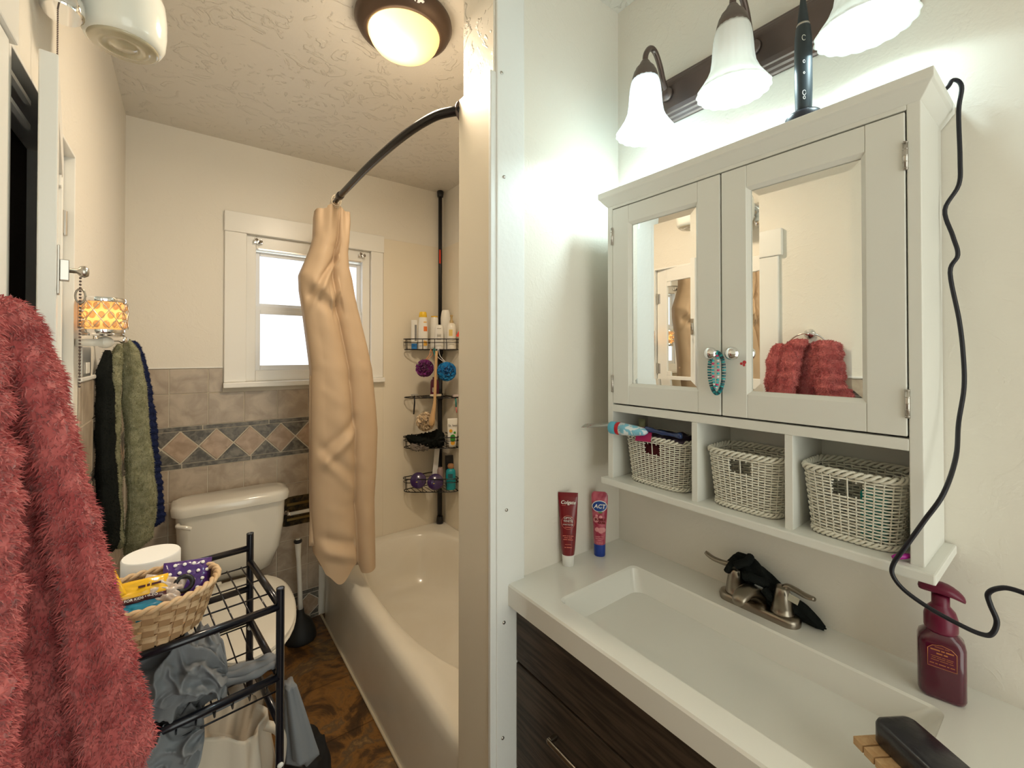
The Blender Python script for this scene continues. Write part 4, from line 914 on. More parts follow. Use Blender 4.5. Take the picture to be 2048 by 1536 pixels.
# shelf 4
for (x, y, z, lab_) in ((1.150, 2.490, .675, 'round dark purple tub tilted at the left of the bottom shelf'), (1.235, 2.43, .665, 'dark purple tub beside the teal bottle on the bottom shelf')):
    o = T('hair_mask_tub', (x, y, z), lab_, 'tub', 'purple tubs on the bottom caddy shelf')
    Mt = frame((x, y, z), (.9, -.4, .1), (-.3, -.75, .35))
    MB().lathe([(.0005, -.03), (.043, -.03), (.046, -.02), (.046, .010)], seg=32, M=Mt).build('jar', plain('dark_purple', (.025, .008, .07), .25, coat=.5), o, ang=50)
    MB().lathe([(.048, .008), (.049, .012), (.048, .026), (.044, .030), (.0005, .030)], seg=32, M=Mt).build('lid', plain('dark_purple2', (.035, .012, .09), .2, coat=.5), o, ang=50)
    MB().sphere(Mt @ Vector((-.01, -.01, .031)), .006, 8, 6, sz=.3).build('yellow_mark', plain('yellow_mark', (.7, .6, .1), .4), o, smooth=True)
bottle('argan_bottle', 'teal bottle with bronze ball cap on the bottom caddy shelf', 'bottle', (1.318, 2.385, .618), [(.0005, 0), (.028, 0), (.031, .006), (.031, .09), (.028, .118), (.016, .128), (.0005, .13)], (.01, .30, .36), [(.012, .127), (.019, .135), (.020, .147), (.014, .158), (.0005, .161)], (.35, .18, .08), 1, .7, group=None, lab=[(-.5, .5, .075, .10, (.03, .10, .12))])
tag(MB().box(-.028, .028, -.012, .012, 0, .19, M=frame((1.345, 2.44, .622), (.95, -.3, .0), (.22, .05, 1))).build('dark_box', M['black'], bevel=.002), 'black box leaning behind the teal bottle', 'box')
tag(MB().box(-.016, .016, -.002, .002, 0, .22, M=frame((1.262, 2.50, .64), (1, -.3, -.1), (.1, .0, 1))).build('paper_card', M['paper'], bevel=.0005), 'white paper card standing on the bottom caddy shelf', 'card')
bottle('clear_bottle', 'small clear pinkish bottle between purple tubs and teal bottle', 'bottle', (1.285, 2.46, .618), [(.0005, 0), (.020, 0), (.021, .01), (.020, .11), (.012, .125), (.0005, .126)], (.35, .25, .24), None, None, group=None)

# ------------------------------------------------------------------ vanity
van = T('vanity_cabinet', (.915, .46, 0), 'dark brown wood grain vanity cabinet with drawers', 'vanity cabinet')
V0 = .005
MB().box(.718, XR - .002, V0, YP - .010, .08, .70).box(.718, .725, V0, YP - .010, .70, .803).box(.725, XR - .002, V0, V0 + .015, .70, .803).box(.725, XR - .002, YP - .025, YP - .010, .70, .803).box(.76, XR - .002, V0 + .02, YP - .03, 0, .08).build('carcass', M['wood'], van, bevel=.001)
MB().box(.700, .717, V0 + .002, YP - .012, .652, .800).build('top_panel', M['wood'], van, bevel=.0015)
for (z0, z1, zh) in ((.375, .6455, .560), (.085, .372, .28)):
    d = MB().box(.700, .717, V0 + .002, YP - .012, z0, z1).build('drawer', M['wood'], van, bevel=.0015)
    ya, yb_ = .762, .16
    q = MB(); q.box(.672, .679, yb_, ya, zh - .006, zh + .006); q.box(.676, .700, ya - .011, ya, zh - .006, zh + .006); q.box(.676, .700, yb_, yb_ + .011, zh - .006, zh + .006)
    q.build('handle', M['nickel'], d, bevel=.003)
top = T('sink_countertop', (.9, .46, .803), 'white vanity top with wide rectangular basin', 'countertop')
ZV = .858
def ir(x0, x1, y0, y1, z, r, n=10): return rrect((x0 + x1) / 2, (y0 + y1) / 2, (x1 - x0) / 2, (y1 - y0) / 2, r, z, n)
R = [ir(XF, XR, -.005, YP - .001, .803, .004), ir(XF, XR, -.005, YP - .001, .853, .005), ir(XF + .003, XR, -.003, YP - .001, ZV, .006),
     ir(.729, 1.021, .145, .782, ZV, .018), ir(.733, 1.018, .150, .778, ZV - .004, .020), ir(.742, 1.010, .175, .766, .822, .028), ir(.752, 1.000, .21, .748, .790, .035), ir(.765, .992, .235, .728, .778, .045), ir(.80, .965, .30, .66, .7745, .06), ir(.895, .945, .43, .487, .7715, .024)]
MB().loft(R, True, True, True).build('basin_slab', M['counter'], top, ang=22)
dr = T('sink_drain', (.922, .457, .772), 'metal pop-up drain in the white basin', 'drain')
MB().lathe([(.0235, .0), (.026, .0015), (.024, .003), (.019, .002), (.017, -.004)], (.921, .458, .7722), 32).build('flange', M['satin'], dr, smooth=True)
MB().lathe([(.0165, -.002), (.0165, -.001), (.0005, -.001)], (.921, .458, .7722), 32).build('hole', M['black'], dr, smooth=True)
MB().lathe([(.0150, .004), (.0165, .006), (.0165, .009), (.013, .012), (.0005, .013)], (.921, .458, .7722), 32).build('stopper', M['satin'], dr, smooth=True)
# faucet
fa = T('faucet', (1.075, .468, ZV), 'tarnished two-handle centerset faucet behind the basin', 'faucet')
q = MB(); q.loft([ir(1.050, 1.102, .380, .556, ZV, .025), ir(1.049, 1.103, .379, .557, ZV + .010, .0255), ir(1.052, 1.100, .382, .554, ZV + .016, .0235), ir(1.056, 1.096, .386, .550, ZV + .018, .0195)]); q.build('base_plate', M['nickel'], fa, ang=40)
def hand(y, lev):
    q = MB().lathe([(.0235, .018), (.0235, .022), (.0215, .024), (.021, .034), (.017, .060), (.0145, .072), (.011, .077), (.0005, .079)], (1.076, y, ZV), 28); q.build('handle_hub', M['nickel'], fa, smooth=True)
    n = len(lev); pth = smooth_path(lev, 6); L_ = len(pth); q = MB(); rr = []
    for i, p in enumerate(pth):
        t = i / (L_ - 1); w = .0085 if t < .3 else lerp(.006, .0095, (t - .3) / .7); w *= (1 if i < L_ - 2 else .6); h = lerp(.008, .0042, t)
        d = (pth[min(i + 1, L_ - 1)] - pth[max(i - 1, 0)]).normalized(); s_ = d.cross(Vector((0, 0, 1))).normalized(); u_ = s_.cross(d)
        rr.append([p + s_ * w * cos(a) + u_ * h * sin(a) for a in [2 * PI * j / 14 for j in range(14)]])
    q.loft(rr); q.build('lever', M['nickel'], fa, smooth=True)
hand(.520, [(1.077, .515, ZV + .060), (1.077, .530, ZV + .078), (1.072, .550, ZV + .080), (1.066, .572, ZV + .084), (1.062, .590, ZV + .094)])
hand(.416, [(1.077, .421, ZV + .060), (1.077, .408, ZV + .078), (1.070, .388, ZV + .082), (1.060, .366, ZV + .083), (1.052, .346, ZV + .086)])
q = MB(); rr = []
for (x, y, z, w, h) in ((1.085, .468, .012, .022, .016), (1.078, .470, .030, .022, .022), (1.062, .474, .044, .021, .020), (1.040, .478, .050, .019, .015), (1.018, .480, .046, .017, .012), (1.004, .481, .038, .0145, .010), (1.000, .481, .035, .009, .007)):
    rr.append([Vector((x, y + w * cos(a), ZV + z + h * sin(a))) for a in [2 * PI * j / 24 for j in range(24)]])
q.loft(rr).build('spout', M['nickel'], fa, smooth=True, sub=1)
fc = T('black_washcloth', (1.09, .47, .93), 'black washcloth draped over the faucet and down behind it', 'washcloth')
q = MB(); rr = []; tab = [(.545, 1.095, .925, .010, .020), (.530, 1.097, .935, .018, .028), (.505, 1.097, .930, .021, .033), (.470, 1.095, .918, .022, .035), (.44, 1.095, .900, .021, .030), (.41, 1.104, .885, .018, .024), (.38, 1.106, .878, .014, .018), (.355, 1.102, .870, .011, .010), (.345, 1.102, .866, .006, .005)]
for y in np.linspace(.545, .345, 60):
    cx, cz, rx, rz_ = interp(tab, y); ring = []
    for j in range(60):
        a = 2 * PI * j / 60; k = 1 + .13 * sin(5 * a + y * 90 * (1 if sin(a) > 0 else .5)) + .16 * nz((cos(a), sin(a), y * 22), 1.6, 4)
        ring.append(Vector((min(XR - .002, cx + rx * k * cos(a)), y + .004 * sin(3 * a), cz + rz_ * k * sin(a))))
    rr.append(ring)
q.loft(rr).build('draped_cloth', M['blackt'], fc, smooth=True)
q = MB().tube(smooth_path([(1.060, .512, .948), (1.063, .500, .957), (1.072, .490, .962), (1.092, .492, .968)], 5), .009, 10).tube(smooth_path([(1.062, .535, .925), (1.062, .525, .945), (1.075, .518, .957)], 5), .007, 10).tube(smooth_path([(1.060, .492, .930), (1.06, .478, .935), (1.066, .462, .930), (1.08, .45, .925)], 5), .010, 10).tube(smooth_path([(1.068, .452, .915), (1.068, .44, .905), (1.078, .435, .895)], 5), .009, 10)
q.build('fold', M['blackt'], fc, smooth=True)
MB().box(-.009, .009, -.001, .001, -.006, .006, M=frame((1.066, .462, .914), (.2, -1, -.15), (-.5, 0, 1))).build('care_tag', plain('grey_tag', (.35, .37, .37), .6), fc)
MB().box(-.010, .010, -.001, .001, -.009, .009, M=frame((1.050, .384, .928), (.2, -1, -.3), (-.3, 0, 1))).build('care_tag', plain('cream_tag', (.45, .42, .33), .6), fc)

# toothpaste tubes
def tube_body(name, label, c, up, face, segs, mats, group=None):
    o = T(name, c, label, 'tube'); Z_ = Vector(up).normalized(); X_ = Vector((-face[1], face[0], 0)).normalized()
    if X_.x < 0: X_ = -X_
    M_ = frame(c, X_, Z_); return o, M_
o1, M1 = tube_body('toothpaste_tube', 'red toothpaste tube standing on its white cap in the corner', (.872, .893, ZV), (.012, .035, 1), (-.70, -.71), None, None)
def flat_tube(M_, prof, nm, m, par, seg=32):
    q = MB(); rr = []
    for z, w, t in prof: rr.append([M_ @ Vector((w * (abs(cos(a)) ** .85) * (1 if cos(a) >= 0 else -1), t * sin(a), z)) for a in [2 * PI * j / seg for j in range(seg)]])
    q.loft(rr); return q.build(nm, m, par, ang=50)
flat_tube(M1, [(0, .0155, .0145), (.002, .0165, .0155), (.015, .0165, .0155), (.017, .0170, .0160), (.030, .0178, .0165), (.032, .0172, .016)], 'cap', plain('tube_cap_white', (.80, .79, .75), .3), o1)
REDT = plain('deep_red_gloss', (.17, .004, .010), .28, coat=.4)
flat_tube(M1, [(.031, .0175, .0165), (.045, .0195, .0170), (.10, .0235, .0125), (.16, .0265, .0065), (.19, .0280, .0018), (.192, .0282, .0012), (.203, .0284, .0011)], 'body', REDT, o1)
cw = plain('label_white', (.88, .85, .80), .5); cpk = plain('label_coral', (.75, .22, .16), .5)
def tt(M_, z, surf, slope=0, x=0): return M_ @ frame((x, -surf, z), (1, 0, 0), (0, -1, slope))
def sfront(z): return float(np.interp(z, [.031, .045, .10, .16, .19, .203], [.0165, .0170, .0125, .0065, .0018, .0011])) + .0006
def arc_y(tz): return sfront(tz)
for txt, size, z, x, m, sh in (('Colgate', .0135, .176, .0, cw, .25), ('OPTIC', .0085, .1335, .0, cw, 0), ('WHITE', .0085, .1255, .0, cw, 0), ('STAIN FIGHTER', .0042, .116, 0, cw, 0), ):
    text_mb(txt, size, tt(M1, z, sfront(z) + .0006, .12), shear=sh, bold=.00015 if size > .010 else 0).build('lettering', m, o1)
for ws, h_, z, tot in (([3], .0012, .1095, .018), ([2, .8, .7, 1.5], .0014, .086, .030), ([1.4, 1.2], .0014, .081, .022), ([1.5, 2], .0014, .076, .027), ([2], .0010, .063, .017), ([.6, 2], .0018, .055, .020)): dashes(ws, h_, tt(M1, z, sfront(z) + .0012, .12), tot).build('lettering', cpk, o1)
MB().tube([M1 @ Vector((.0185 * cos(a), -(sfront(.122 + .0185 * sin(a)) + .0003) * (1 if True else 1), .122 + .0185 * sin(a))) for a in [2 * PI * i / 48 for i in range(48)]], .0004, 5, closed=True).build('ring_mark', cpk, o1, smooth=True)
MB().tube([M1 @ Vector((x, -(sfront(.1205) + .0004), .1205)) for x in (-.013, .013)], .0003, 5).tube([M1 @ Vector((x, -(sfront(.168) + .0004), .168)) for x in (-.018, -.006)], .0004, 5).build('ring_mark', cpk, o1, smooth=True)

o2, M2 = tube_body('toothpaste_tube', 'pink bubble gum fluoride tube standing on its blue cap', (.990, .880, ZV), (.006, .030, 1), (-.76, -.65), None, None)
flat_tube(M2, [(0, .0155, .0145), (.002, .0165, .0155), (.034, .0172, .0160), (.036, .0165, .0155)], 'cap', plain('cap_blue', (.012, .045, .30), .35), o2)
PNK = plain('bubblegum_pink', (.34, .02, .06), .3, col2=(.55, .12, .17), vscale=35, coat=.3)
flat_tube(M2, [(.035, .0172, .0162), (.05, .0178, .0165), (.085, .0190, .0140), (.10, .0205, .0125), (.13, .0225, .010), (.165, .0245, .006), (.176, .0240, .0025), (.183, .0215, .0015), (.187, .0160, .0010)], 'body', PNK, o2)
def s2(z): return float(np.interp(z, [.035, .05, .085, .13, .165, .176, .187], [.0162, .0165, .0140, .010, .006, .0025, .001])) + .0006
def oval(M_, z0, w, h, s_, m, nm, par, n=32, x=0, tilt=0, lift=0):
    pts = []
    for i in range(n):
        a = 2 * PI * i / n; px, pz = w * cos(a), h * sin(a); pts.append(M_ @ Vector((x + px * cos(tilt) - pz * sin(tilt), -(s_(z0 + pz) * math.sqrt(max(.2, 1 - (abs(x + px) / .026) ** 2)) + lift), z0 + pz * cos(tilt) + px * sin(tilt))))
    c0 = M_ @ Vector((x, -(s_(z0) + lift + .0004), z0)); q = MB(); q.add(pts + [c0], [(i, (i + 1) % n, n) for i in range(n)]); return q.build(nm, m, par)
oval(M2, .146, .0225, .0165, s2, cw, 'logo_border', o2, lift=.0006, tilt=.1); oval(M2, .146, .0205, .0145, s2, plain('cap_blue2', (.01, .06, .30), .35), 'logo_oval', o2, lift=.0014, tilt=.1)
text_mb('ACT', .0165, tt(M2, .146, s2(.146) + .0030, .1), shear=.2, bold=.0003).build('lettering', cw, o2)
text_mb('BUBBLE', .0095, tt(M2, .108, s2(.108) + .0012, .08, .002), bold=.0004).build('lettering', REDT, o2)
text_mb('GUM', .0095, tt(M2, .099, s2(.099) + .0012, .08, .006), bold=.0004).build('lettering', REDT, o2)
text_mb('kids', .007, tt(M2, .129, s2(.129) + .0012, .08, .002), bold=.0002).build('lettering', plain('leaf_green', (.05, .32, .05), .4), o2)
lp = plain('pale_pink_gloss', (.70, .28, .30), .3)
for (x, z, w) in ((-.010, .107, .008), (-.009, .118, .004), (-.007, .079, .0065), (.004, .077, .0085), (.011, .079, .007), (.003, .115, .005)): oval(M2, z, w, w, s2, lp, 'bubble_picture', o2, x=x, lift=.0004)
for z, ws in ((.060, [2, 1]), (.055, [1, 2]), (.050, [1.2]), (.042, [.8, 1.6])): dashes(ws, .0013, tt(M2, z, s2(z) + .0016, .05), .008 * sum(ws)).build('lettering', lp, o2)

# soap bottle
sp_ = T('hand_soap_bottle', (1.062, .158, ZV), 'burgundy foaming hand soap pump bottle on the countertop', 'soap bottle')
BUR = plain('burgundy_gloss', (.075, .003, .018), .15, coat=.6); BUR2 = plain('burgundy_pump', (.13, .006, .03), .3)
Mb = frame((1.064, .157, ZV), (.2, -.98, 0), (0, 0, 1))
def bl(z, hx, hy, r): return [Mb @ p for p in rrect(0, 0, hx, hy, r, z, 6)]
MB().loft([bl(0, .026, .018, .010), bl(.003, .029, .021, .012), bl(.010, .031, .023, .012), bl(.095, .031, .023, .012), bl(.104, .029, .0215, .014), bl(.112, .022, .018, .015), bl(.115, .0205, .017, .0165)]).build('bottle', BUR, sp_, ang=50)
MB().lathe([(.021, .114), (.0225, .118), (.0225, .138), (.019, .150), (.0125, .158), (.012, .160), (.012, .176), (.0005, .177)], (1.064, .157, ZV), 32).build('collar', BUR2, sp_, smooth=True)
q = MB(); rr = []
for (x, w, h, z) in ((-.030, .006, .006, .184), (-.022, .011, .009, .186), (-.005, .0175, .010, .188), (.010, .017, .010, .187), (.024, .012, .008, .181), (.032, .007, .005, .174)):
    rr.append([Mb @ Vector((x, w * cos(a), z + h * sin(a))) for a in [2 * PI * j / 18 for j in range(18)]])
q.loft(rr).build('pump_head', BUR2, sp_, smooth=True, sub=1)
gold = plain('gold_line', (.55, .22, .08), .35, metal=.5)
lbp = [(-.018, .058), (.018, .058), (.018, .088), (.012, .094), (0, .097), (-.012, .094), (-.018, .088)]
MB().tube([Mb @ Vector((x, -.0233, z)) for x, z in lbp], .0005, 5, closed=True).build('label_border', gold, sp_)
MB().loft([[Mb @ Vector((x * .97, -.0231, z)) for x, z in lbp], [Mb @ Vector((x * .97, -.0233, z)) for x, z in lbp]]).build('label', plain('label_burg', (.10, .006, .025), .5), sp_)
for ws, h_, z, tot in (([2, 1], .0008, .0925, .018), ([2.2, .8, 1.8], .0022, .0875, .029), ([1.2, .8], .0022, .082, .014), ([3, 1, 2], .0008, .0765, .028), ([1, 2, 1.5], .0008, .0735, .026), ([2, 2, 1], .0008, .070, .028), ([1, .6, 1.6, .5, 1], .0013, .064, .031)):
    dashes(ws, h_, Mb @ frame((0, -.0237, z), (1, 0, 0), (0, -1, 0)), tot).build('lettering', gold, sp_)

# wooden soap tray with black bar
ty = T('soap_dish', (.82, .16, ZV), 'slotted light wood soap dish on the near counter', 'soap dish')
ex = Vector((-.55, -.83, 0)).normalized()          # long edge
ey = Vector((-ex.y, ex.x, 0))
ey = ey if ey.x > 0 else -ey
org = Vector((.815, .218, 0))
def tp_(a, b, z): p = org + ex * a + ey * b; return Vector((p.x, p.y, z))
q = MB()
for k in range(7):
    a0 = .000 + k * .0185; a1 = a0 + .0163
    for (z0, z1) in ((.864, .876),):
        vs = [tp_(a, b, z) for z in (z0, z1) for b in (0, .078) for a in (a0, a1)]; q.add(vs, [(0, 2, 3, 1), (4, 5, 7, 6), (0, 1, 5, 4), (2, 6, 7, 3), (0, 4, 6, 2), (1, 3, 7, 5)])
for b0 in (.012, .056):
    vs = [tp_(a, b, z) for z in (ZV, .870) for b in (b0, b0 + .012) for a in (0, .127)]; q.add(vs, [(0, 2, 3, 1), (4, 5, 7, 6), (0, 1, 5, 4), (2, 6, 7, 3), (0, 4, 6, 2), (1, 3, 7, 5)])
q.build('slats', plain('light_wood', (.50, .30, .14), .5, col2=(.60, .40, .21), vscale=30, aniso=(3, 3, 20)), ty, bevel=.001)
q = MB(); cs_ = []
for (a_, b_, z_, k) in ((0, 0, .8765, .93), (0, 0, .880, 1.0), (0, 0, .905, 1.0), (0, 0, .911, .95), (0, 0, .913, .86)):
    cs_.append([org + ex * (.058 + p.x * k) + ey * (.052 + p.y * k) + Vector((0, 0, z_)) for p in rrect(0, 0, .050, .030, .012, 0, 8)])
Rz = Matrix.Rotation(0, 4, 'Z')
q.loft(cs_); tag(q.build('soap_bar', plain('black_soap', (.012, .011, .016), .3, coat=.3, bump=.15, bscale=40), ang=50), 'black charcoal soap bar resting on the slotted wooden dish', 'soap')

# ------------------------------------------------------------------ wall cabinet
wc = T('wall_cabinet', (1.045, .49, 1.09), 'white mirrored bathroom wall cabinet with open cubbies', 'wall cabinet')
CY0, CY1 = .160, .823; FX = .962
q = MB(); q.box(FX, XR - .002, CY0, CY0 + .018, 1.108, 1.886); q.box(FX, XR - .002, CY1 - .018, CY1, 1.108, 1.886); q.box(XR - .008, XR - .002, CY0 + .018, CY1 - .018, 1.108, 1.886)
q.box(FX, XR - .008, CY0 + .018, CY1 - .018, 1.296, 1.316); q.box(FX, XR - .008, CY0 + .018, CY1 - .018, 1.868, 1.886)
q.build('case', M['cab'], wc, bevel=.0015)
for y in (.553, .352): MB().box(FX + .001, XR - .008, y, y + .015, 1.108, 1.296).build('divider', M['cab'], wc, bevel=.001)
MB().box(.944, XR - .002, .144, .835, 1.091, 1.109).build('bottom_board', M['cab'], wc, bevel=.003)
q = MB()
for (d, z0, z1) in ((.012, 1.884, 1.893), (.0, 1.893, 1.915)):
    pass
prof = [(FX - .001, 1.876), (.956, 1.882), (.950, 1.890), (.946, 1.896), (.942, 1.900), (.942, 1.916), (XR - .002, 1.916), (XR - .002, 1.876)]
rings = []
for (yy, dd) in ((.842, 0), (.145, 0)):
    rings.append([Vector((x, yy, z)) for x, z in prof])
# mitred crown: side returns follow the same profile
def cr_ring(x, e): return None
q = MB(); lv_ = [(1.876, .001), (1.882, .006), (1.890, .012), (1.896, .016), (1.900, .020), (1.916, .020)]
q.loft([[Vector((FX - e, CY0 - e + .001, z)), Vector((XR - .002, CY0 - e + .001, z)), Vector((XR - .002, CY1 + e - .001, z)), Vector((FX - e, CY1 + e - .001, z))] for z, e in lv_]).build('crown_moulding', M['cab'], wc, bevel=.0012)
def cab_door(y0, y1, hinge_left, ylab):
    d = T('door', (0, 0, 0), '', ''); del d['label']; del d['category']; d.location = (FX, (y0 + y1) / 2, 1.6); d.parent = wc; d.matrix_parent_inverse = wm(wc).inverted()
    z0, z1 = 1.320, 1.865; fx0, fx1 = FX - .001, FX + .016; m0, m1 = y0 + .052, y1 - .052; n0, n1 = 1.371, 1.817
    q = MB(); q.box(fx0, fx1, y0, m0, z0, z1); q.box(fx0, fx1, m1, y1, z0, z1); q.box(fx0 + .0005, fx1, m0, m1, z0, n0); q.box(fx0 + .0005, fx1, m0, m1, n1, z1)
    return d, q, (m0, m1, n0, n1, fx0)
for (y0, y1, ky, side) in ((.496, .804, .508, 1), (.180, .4925, .460, -1)):
    z0, z1 = 1.320, 1.865; fx0, fx1 = FX - .001, FX + .016; m0, m1 = y0 + .054, y1 - .054; n0, n1 = 1.371, 1.817
    q = MB(); q.box(fx0, fx1, y0, m0, z0, z1); q.box(fx0, fx1, m1, y1, z0, z1); q.box(fx0 + .0006, fx1, m0, m1, z0, n0); q.box(fx0 + .0006, fx1, m0, m1, n1, z1)
    d = q.build('door', M['cab'], wc, bevel=.0015)
    # ogee lip around the mirror
    q = MB(); e = .007
    q.loft([[Vector((fx0 + .001, m0 - .001, n0 - .001)), Vector((fx0 + .001, m1 + .001, n0 - .001)), Vector((fx0 + .001, m1 + .001, n1 + .001)), Vector((fx0 + .001, m0 - .001, n1 + .001))],
            [Vector((fx0 + .007, m0 + e, n0 + e)), Vector((fx0 + .007, m1 - e, n0 + e)), Vector((fx0 + .007, m1 - e, n1 - e)), Vector((fx0 + .007, m0 + e, n1 - e))],
            [Vector((fx0 + .009, m0 + e, n0 + e)), Vector((fx0 + .009, m1 - e, n0 + e)), Vector((fx0 + .009, m1 - e, n1 - e)), Vector((fx0 + .009, m0 + e, n1 - e))]], True, False, False)
    q.build('moulding', M['cab'], d)
    # bevelled mirror
    b0, b1, c0, c1 = m0 + e, m1 - e, n0 + e, n1 - e; w = .016; q = MB()
    q.add([(fx0 + .0095, b0, c0), (fx0 + .0095, b1, c0), (fx0 + .0095, b1, c1), (fx0 + .0095, b0, c1), (fx0 + .0082, b0 + w, c0 + w), (fx0 + .0082, b1 - w, c0 + w), (fx0 + .0082, b1 - w, c1 - w), (fx0 + .0082, b0 + w, c1 - w)], [(4, 5, 6, 7), (0, 1, 5, 4), (1, 2, 6, 5), (2, 3, 7, 6), (3, 0, 4, 7)])
    q.build('mirror', M['mirror'], d)
    MB().lathe([(.0055, 0), (.005, .008), (.011, .013), (.0145, .019), (.0145, .024), (.010, .029), (.0005, .031)], seg=28, M=frame((fx0, ky, 1.459), (0, 1, 0), (-1, 0, 0))).build('knob', M['chrome'], d, smooth=True)
    hy = y1 + .001 if side == 1 else y0 - .001
    for z in (1.375, 1.790):
        q = MB(); q.tube([(fx0 - .0015, hy, z - .024), (fx0 - .0015, hy, z + .024)], .0036, 10)
        for k in range(5): q.lathe([(.0037, 0), (.0042, .0005), (.0042, .0012), (.0037, .0016)], (fx0 - .0015, hy, z - .022 + k * .0108), 10)
        q.build('hinge', M['satin'], d, smooth=True)
for (y, z, r) in ((.450, 1.437, .0030), (.4435, 1.440, .0040), (.4445, 1.434, .0028)):
    MB().lathe([(.0005, .0006), (r, .0003), (r, 0)], seg=10, M=frame((FX - .001, y, z), (0, 1, 0), (-1, 0, 0))).build('red_smudge', plain('red_smudge', (.55, .05, .06), .5), wc)

# bracelets on the left knob
for (nm, lab_, w, h, cols, n, r, dx) in (('bead_bracelet', 'teal disc bead bracelet hanging on the left cabinet knob', .0165, .046, ((.005, .14, .17), (.02, .30, .32), (.01, .05, .07)), 46, .0042, 0), ('bead_bracelet', 'thin turquoise and pink bead bracelet inside the teal one', .006, .040, ((.02, .45, .50), (.02, .45, .50), (.6, .03, .15), (.02, .45, .50), (.8, .8, .78)), 34, .0028, .004)):
    o = T(nm, (.94, .497, 1.45), lab_, 'bracelet', 'bracelets on the cabinet knob')
    for ci in sorted(set(cols)):
        q = MB()
        for k in range(n):
            if cols[k % len(cols)] != ci: continue
            a = 2 * PI * k / n; p = Vector((.9445 - dx, .4965 + w * cos(a) * (1 + .12 * sin(a)), 1.462 - h + h * sin(a))); t = Vector((0, -w * sin(a), h * cos(a))).normalized()
            q.lathe([(.0005, -.0020), (r, -.0019), (r, .0019), (.0005, .0020)], seg=10, M=frame(p, t.orthogonal(), t))
        q.build('beads', plain('bead_%d%d%d' % tuple(int(99 * k) for k in ci), ci, .3), o, ang=40)

# wicker baskets
def wicker(name, label, yc, hy, z0, h, hx=.066, xc=1.040, rows=21):
    o = T(name, (xc, yc, z0), label, 'basket', 'white wicker baskets in the cabinet cubbies')
    P_ = 2 * (2 * hx + 2 * hy); nst = 2 * int(round(P_ / .0075 / 2 / 2)) ; npt = nst * 4
    def base(u, t, off=0):      # u in 0..1 along perimeter
        k = .84 + .16 * t; r = .030; H1, H2 = hx * k + off, hy * k + off
        # superellipse perimeter
        a = 2 * PI * u; n = 4.2; kk = (abs(cos(a) / H1) ** n + abs(sin(a) / H2) ** n) ** (-1 / n)
        return xc + kk * cos(a), yc + kk * sin(a)
    # arc-length table
    tabu = np.linspace(0, 1, 721); xy = np.array([base(u, 1) for u in tabu]); L = np.concatenate([[0], np.cumsum(np.hypot(*np.diff(xy, axis=0).T))]); L /= L[-1]
    def au(s_): return float(np.interp(s_ % 1.0, L, tabu))
    US = [au(j / npt) for j in range(npt)]
    q = MB(); hz0, hz1 = .66, .84
    for r_ in range(rows):
        t = (r_ + .3) / rows * .90 + .01; z = z0 + h * t; seq = []
        for j in range(npt + 1):
            ph = PI * (j / 4) + (PI if r_ % 2 else 0); off = .0017 * sin(ph + PI / 4); x, y = base(US[j % npt], t, off)
            hole = (hz0 < t < hz1) and x < xc - hx * .5 and abs(y - yc) < .020
            if hole:
                if len(seq) > 1: q.tube(seq, .0019, 5)
                seq = []
            else: seq.append((x, y, z + .0005 * sin(ph)))
        if len(seq) > 1: q.tube(seq, .0019, 5)
    q.build('weave', M['wick'], o, smooth=True)
    q = MB()
    for k in range(nst):
        s_ = (k + .0) / nst; u = au(s_); pts = []
        x, y = base(u, .75); inh = x < xc - hx * .5 and abs(y - yc) < .020
        if inh and abs(y - yc) > .0035:
            q.tube([(*base(u, t), z0 + h * t) for t in (.0, .3, hz0)], .0013, 5); q.tube([(*base(u, t), z0 + h * t) for t in (hz1, 1)], .0013, 5)
        else: q.tube([(*base(u, t), z0 + h * t) for t in (.0, .25, .5, .75, 1)], .0013, 5)
    q.build('stakes', M['wick'], o, smooth=True)
    for zz, am, rr_, cyc, t in ((z0 + h * .955, .0040, .0028, 14, .96), (z0 + .005, .0034, .0026, 16, .0)):
        q = MB()
        for s3 in range(3):
            pts = []
            for j in range(150):
                u = au(j / 150); ph = 2 * PI * cyc * j / 150 + s3 * 2 * PI / 3; x, y = base(u, t, am * .8 * cos(ph)); pts.append((x, y, zz + am * 1.2 * sin(ph)))
            q.tube(pts, rr_, 6, closed=True)
        q.build('braided_rim' if t > .5 else 'braided_foot', M['wick'], o, smooth=True)
    q = MB(); bz = [[Vector((*base(j / 60, 0, -.001), z0 + .002)) for j in range(60)], [Vector((*base(j / 60, 0, -.001), z0 + .004)) for j in range(60)]]
    q.loft(bz).build('bottom', M['wick'], o)
    return o
wicker('wicker_basket', 'leftmost white wicker basket, filled with toothpaste and cloth', .687, .098, 1.111, .130)
wicker('wicker_basket', 'middle white wicker basket, empty looking, between two dividers', .460, .083, 1.111, .130, xc=1.038)
wicker('wicker_basket', 'rightmost white wicker basket with teal item seen through its hole', .266, .079, 1.111, .132, xc=1.036)
tag(MB().box(1.0, 1.05, .215, .255, 1.117, 1.205).build('teal_box', plain('teal_item', (.0, .28, .26), .4), bevel=.004), 'teal packet inside the rightmost wicker basket', 'packet')
q = crumple_blob([(.985, .70, 1.17, .04, .045), (1.03, .70, 1.18, .06, .05), (1.08, .70, 1.17, .04, .045)], amp=.006, fr=25, seed=41, steps=30)
tag(q.build('dark_red_cloth', plain('dark_red_cloth', (.09, .008, .012), .8), smooth=True), 'dark red item seen through the hole of the leftmost basket', 'cloth')
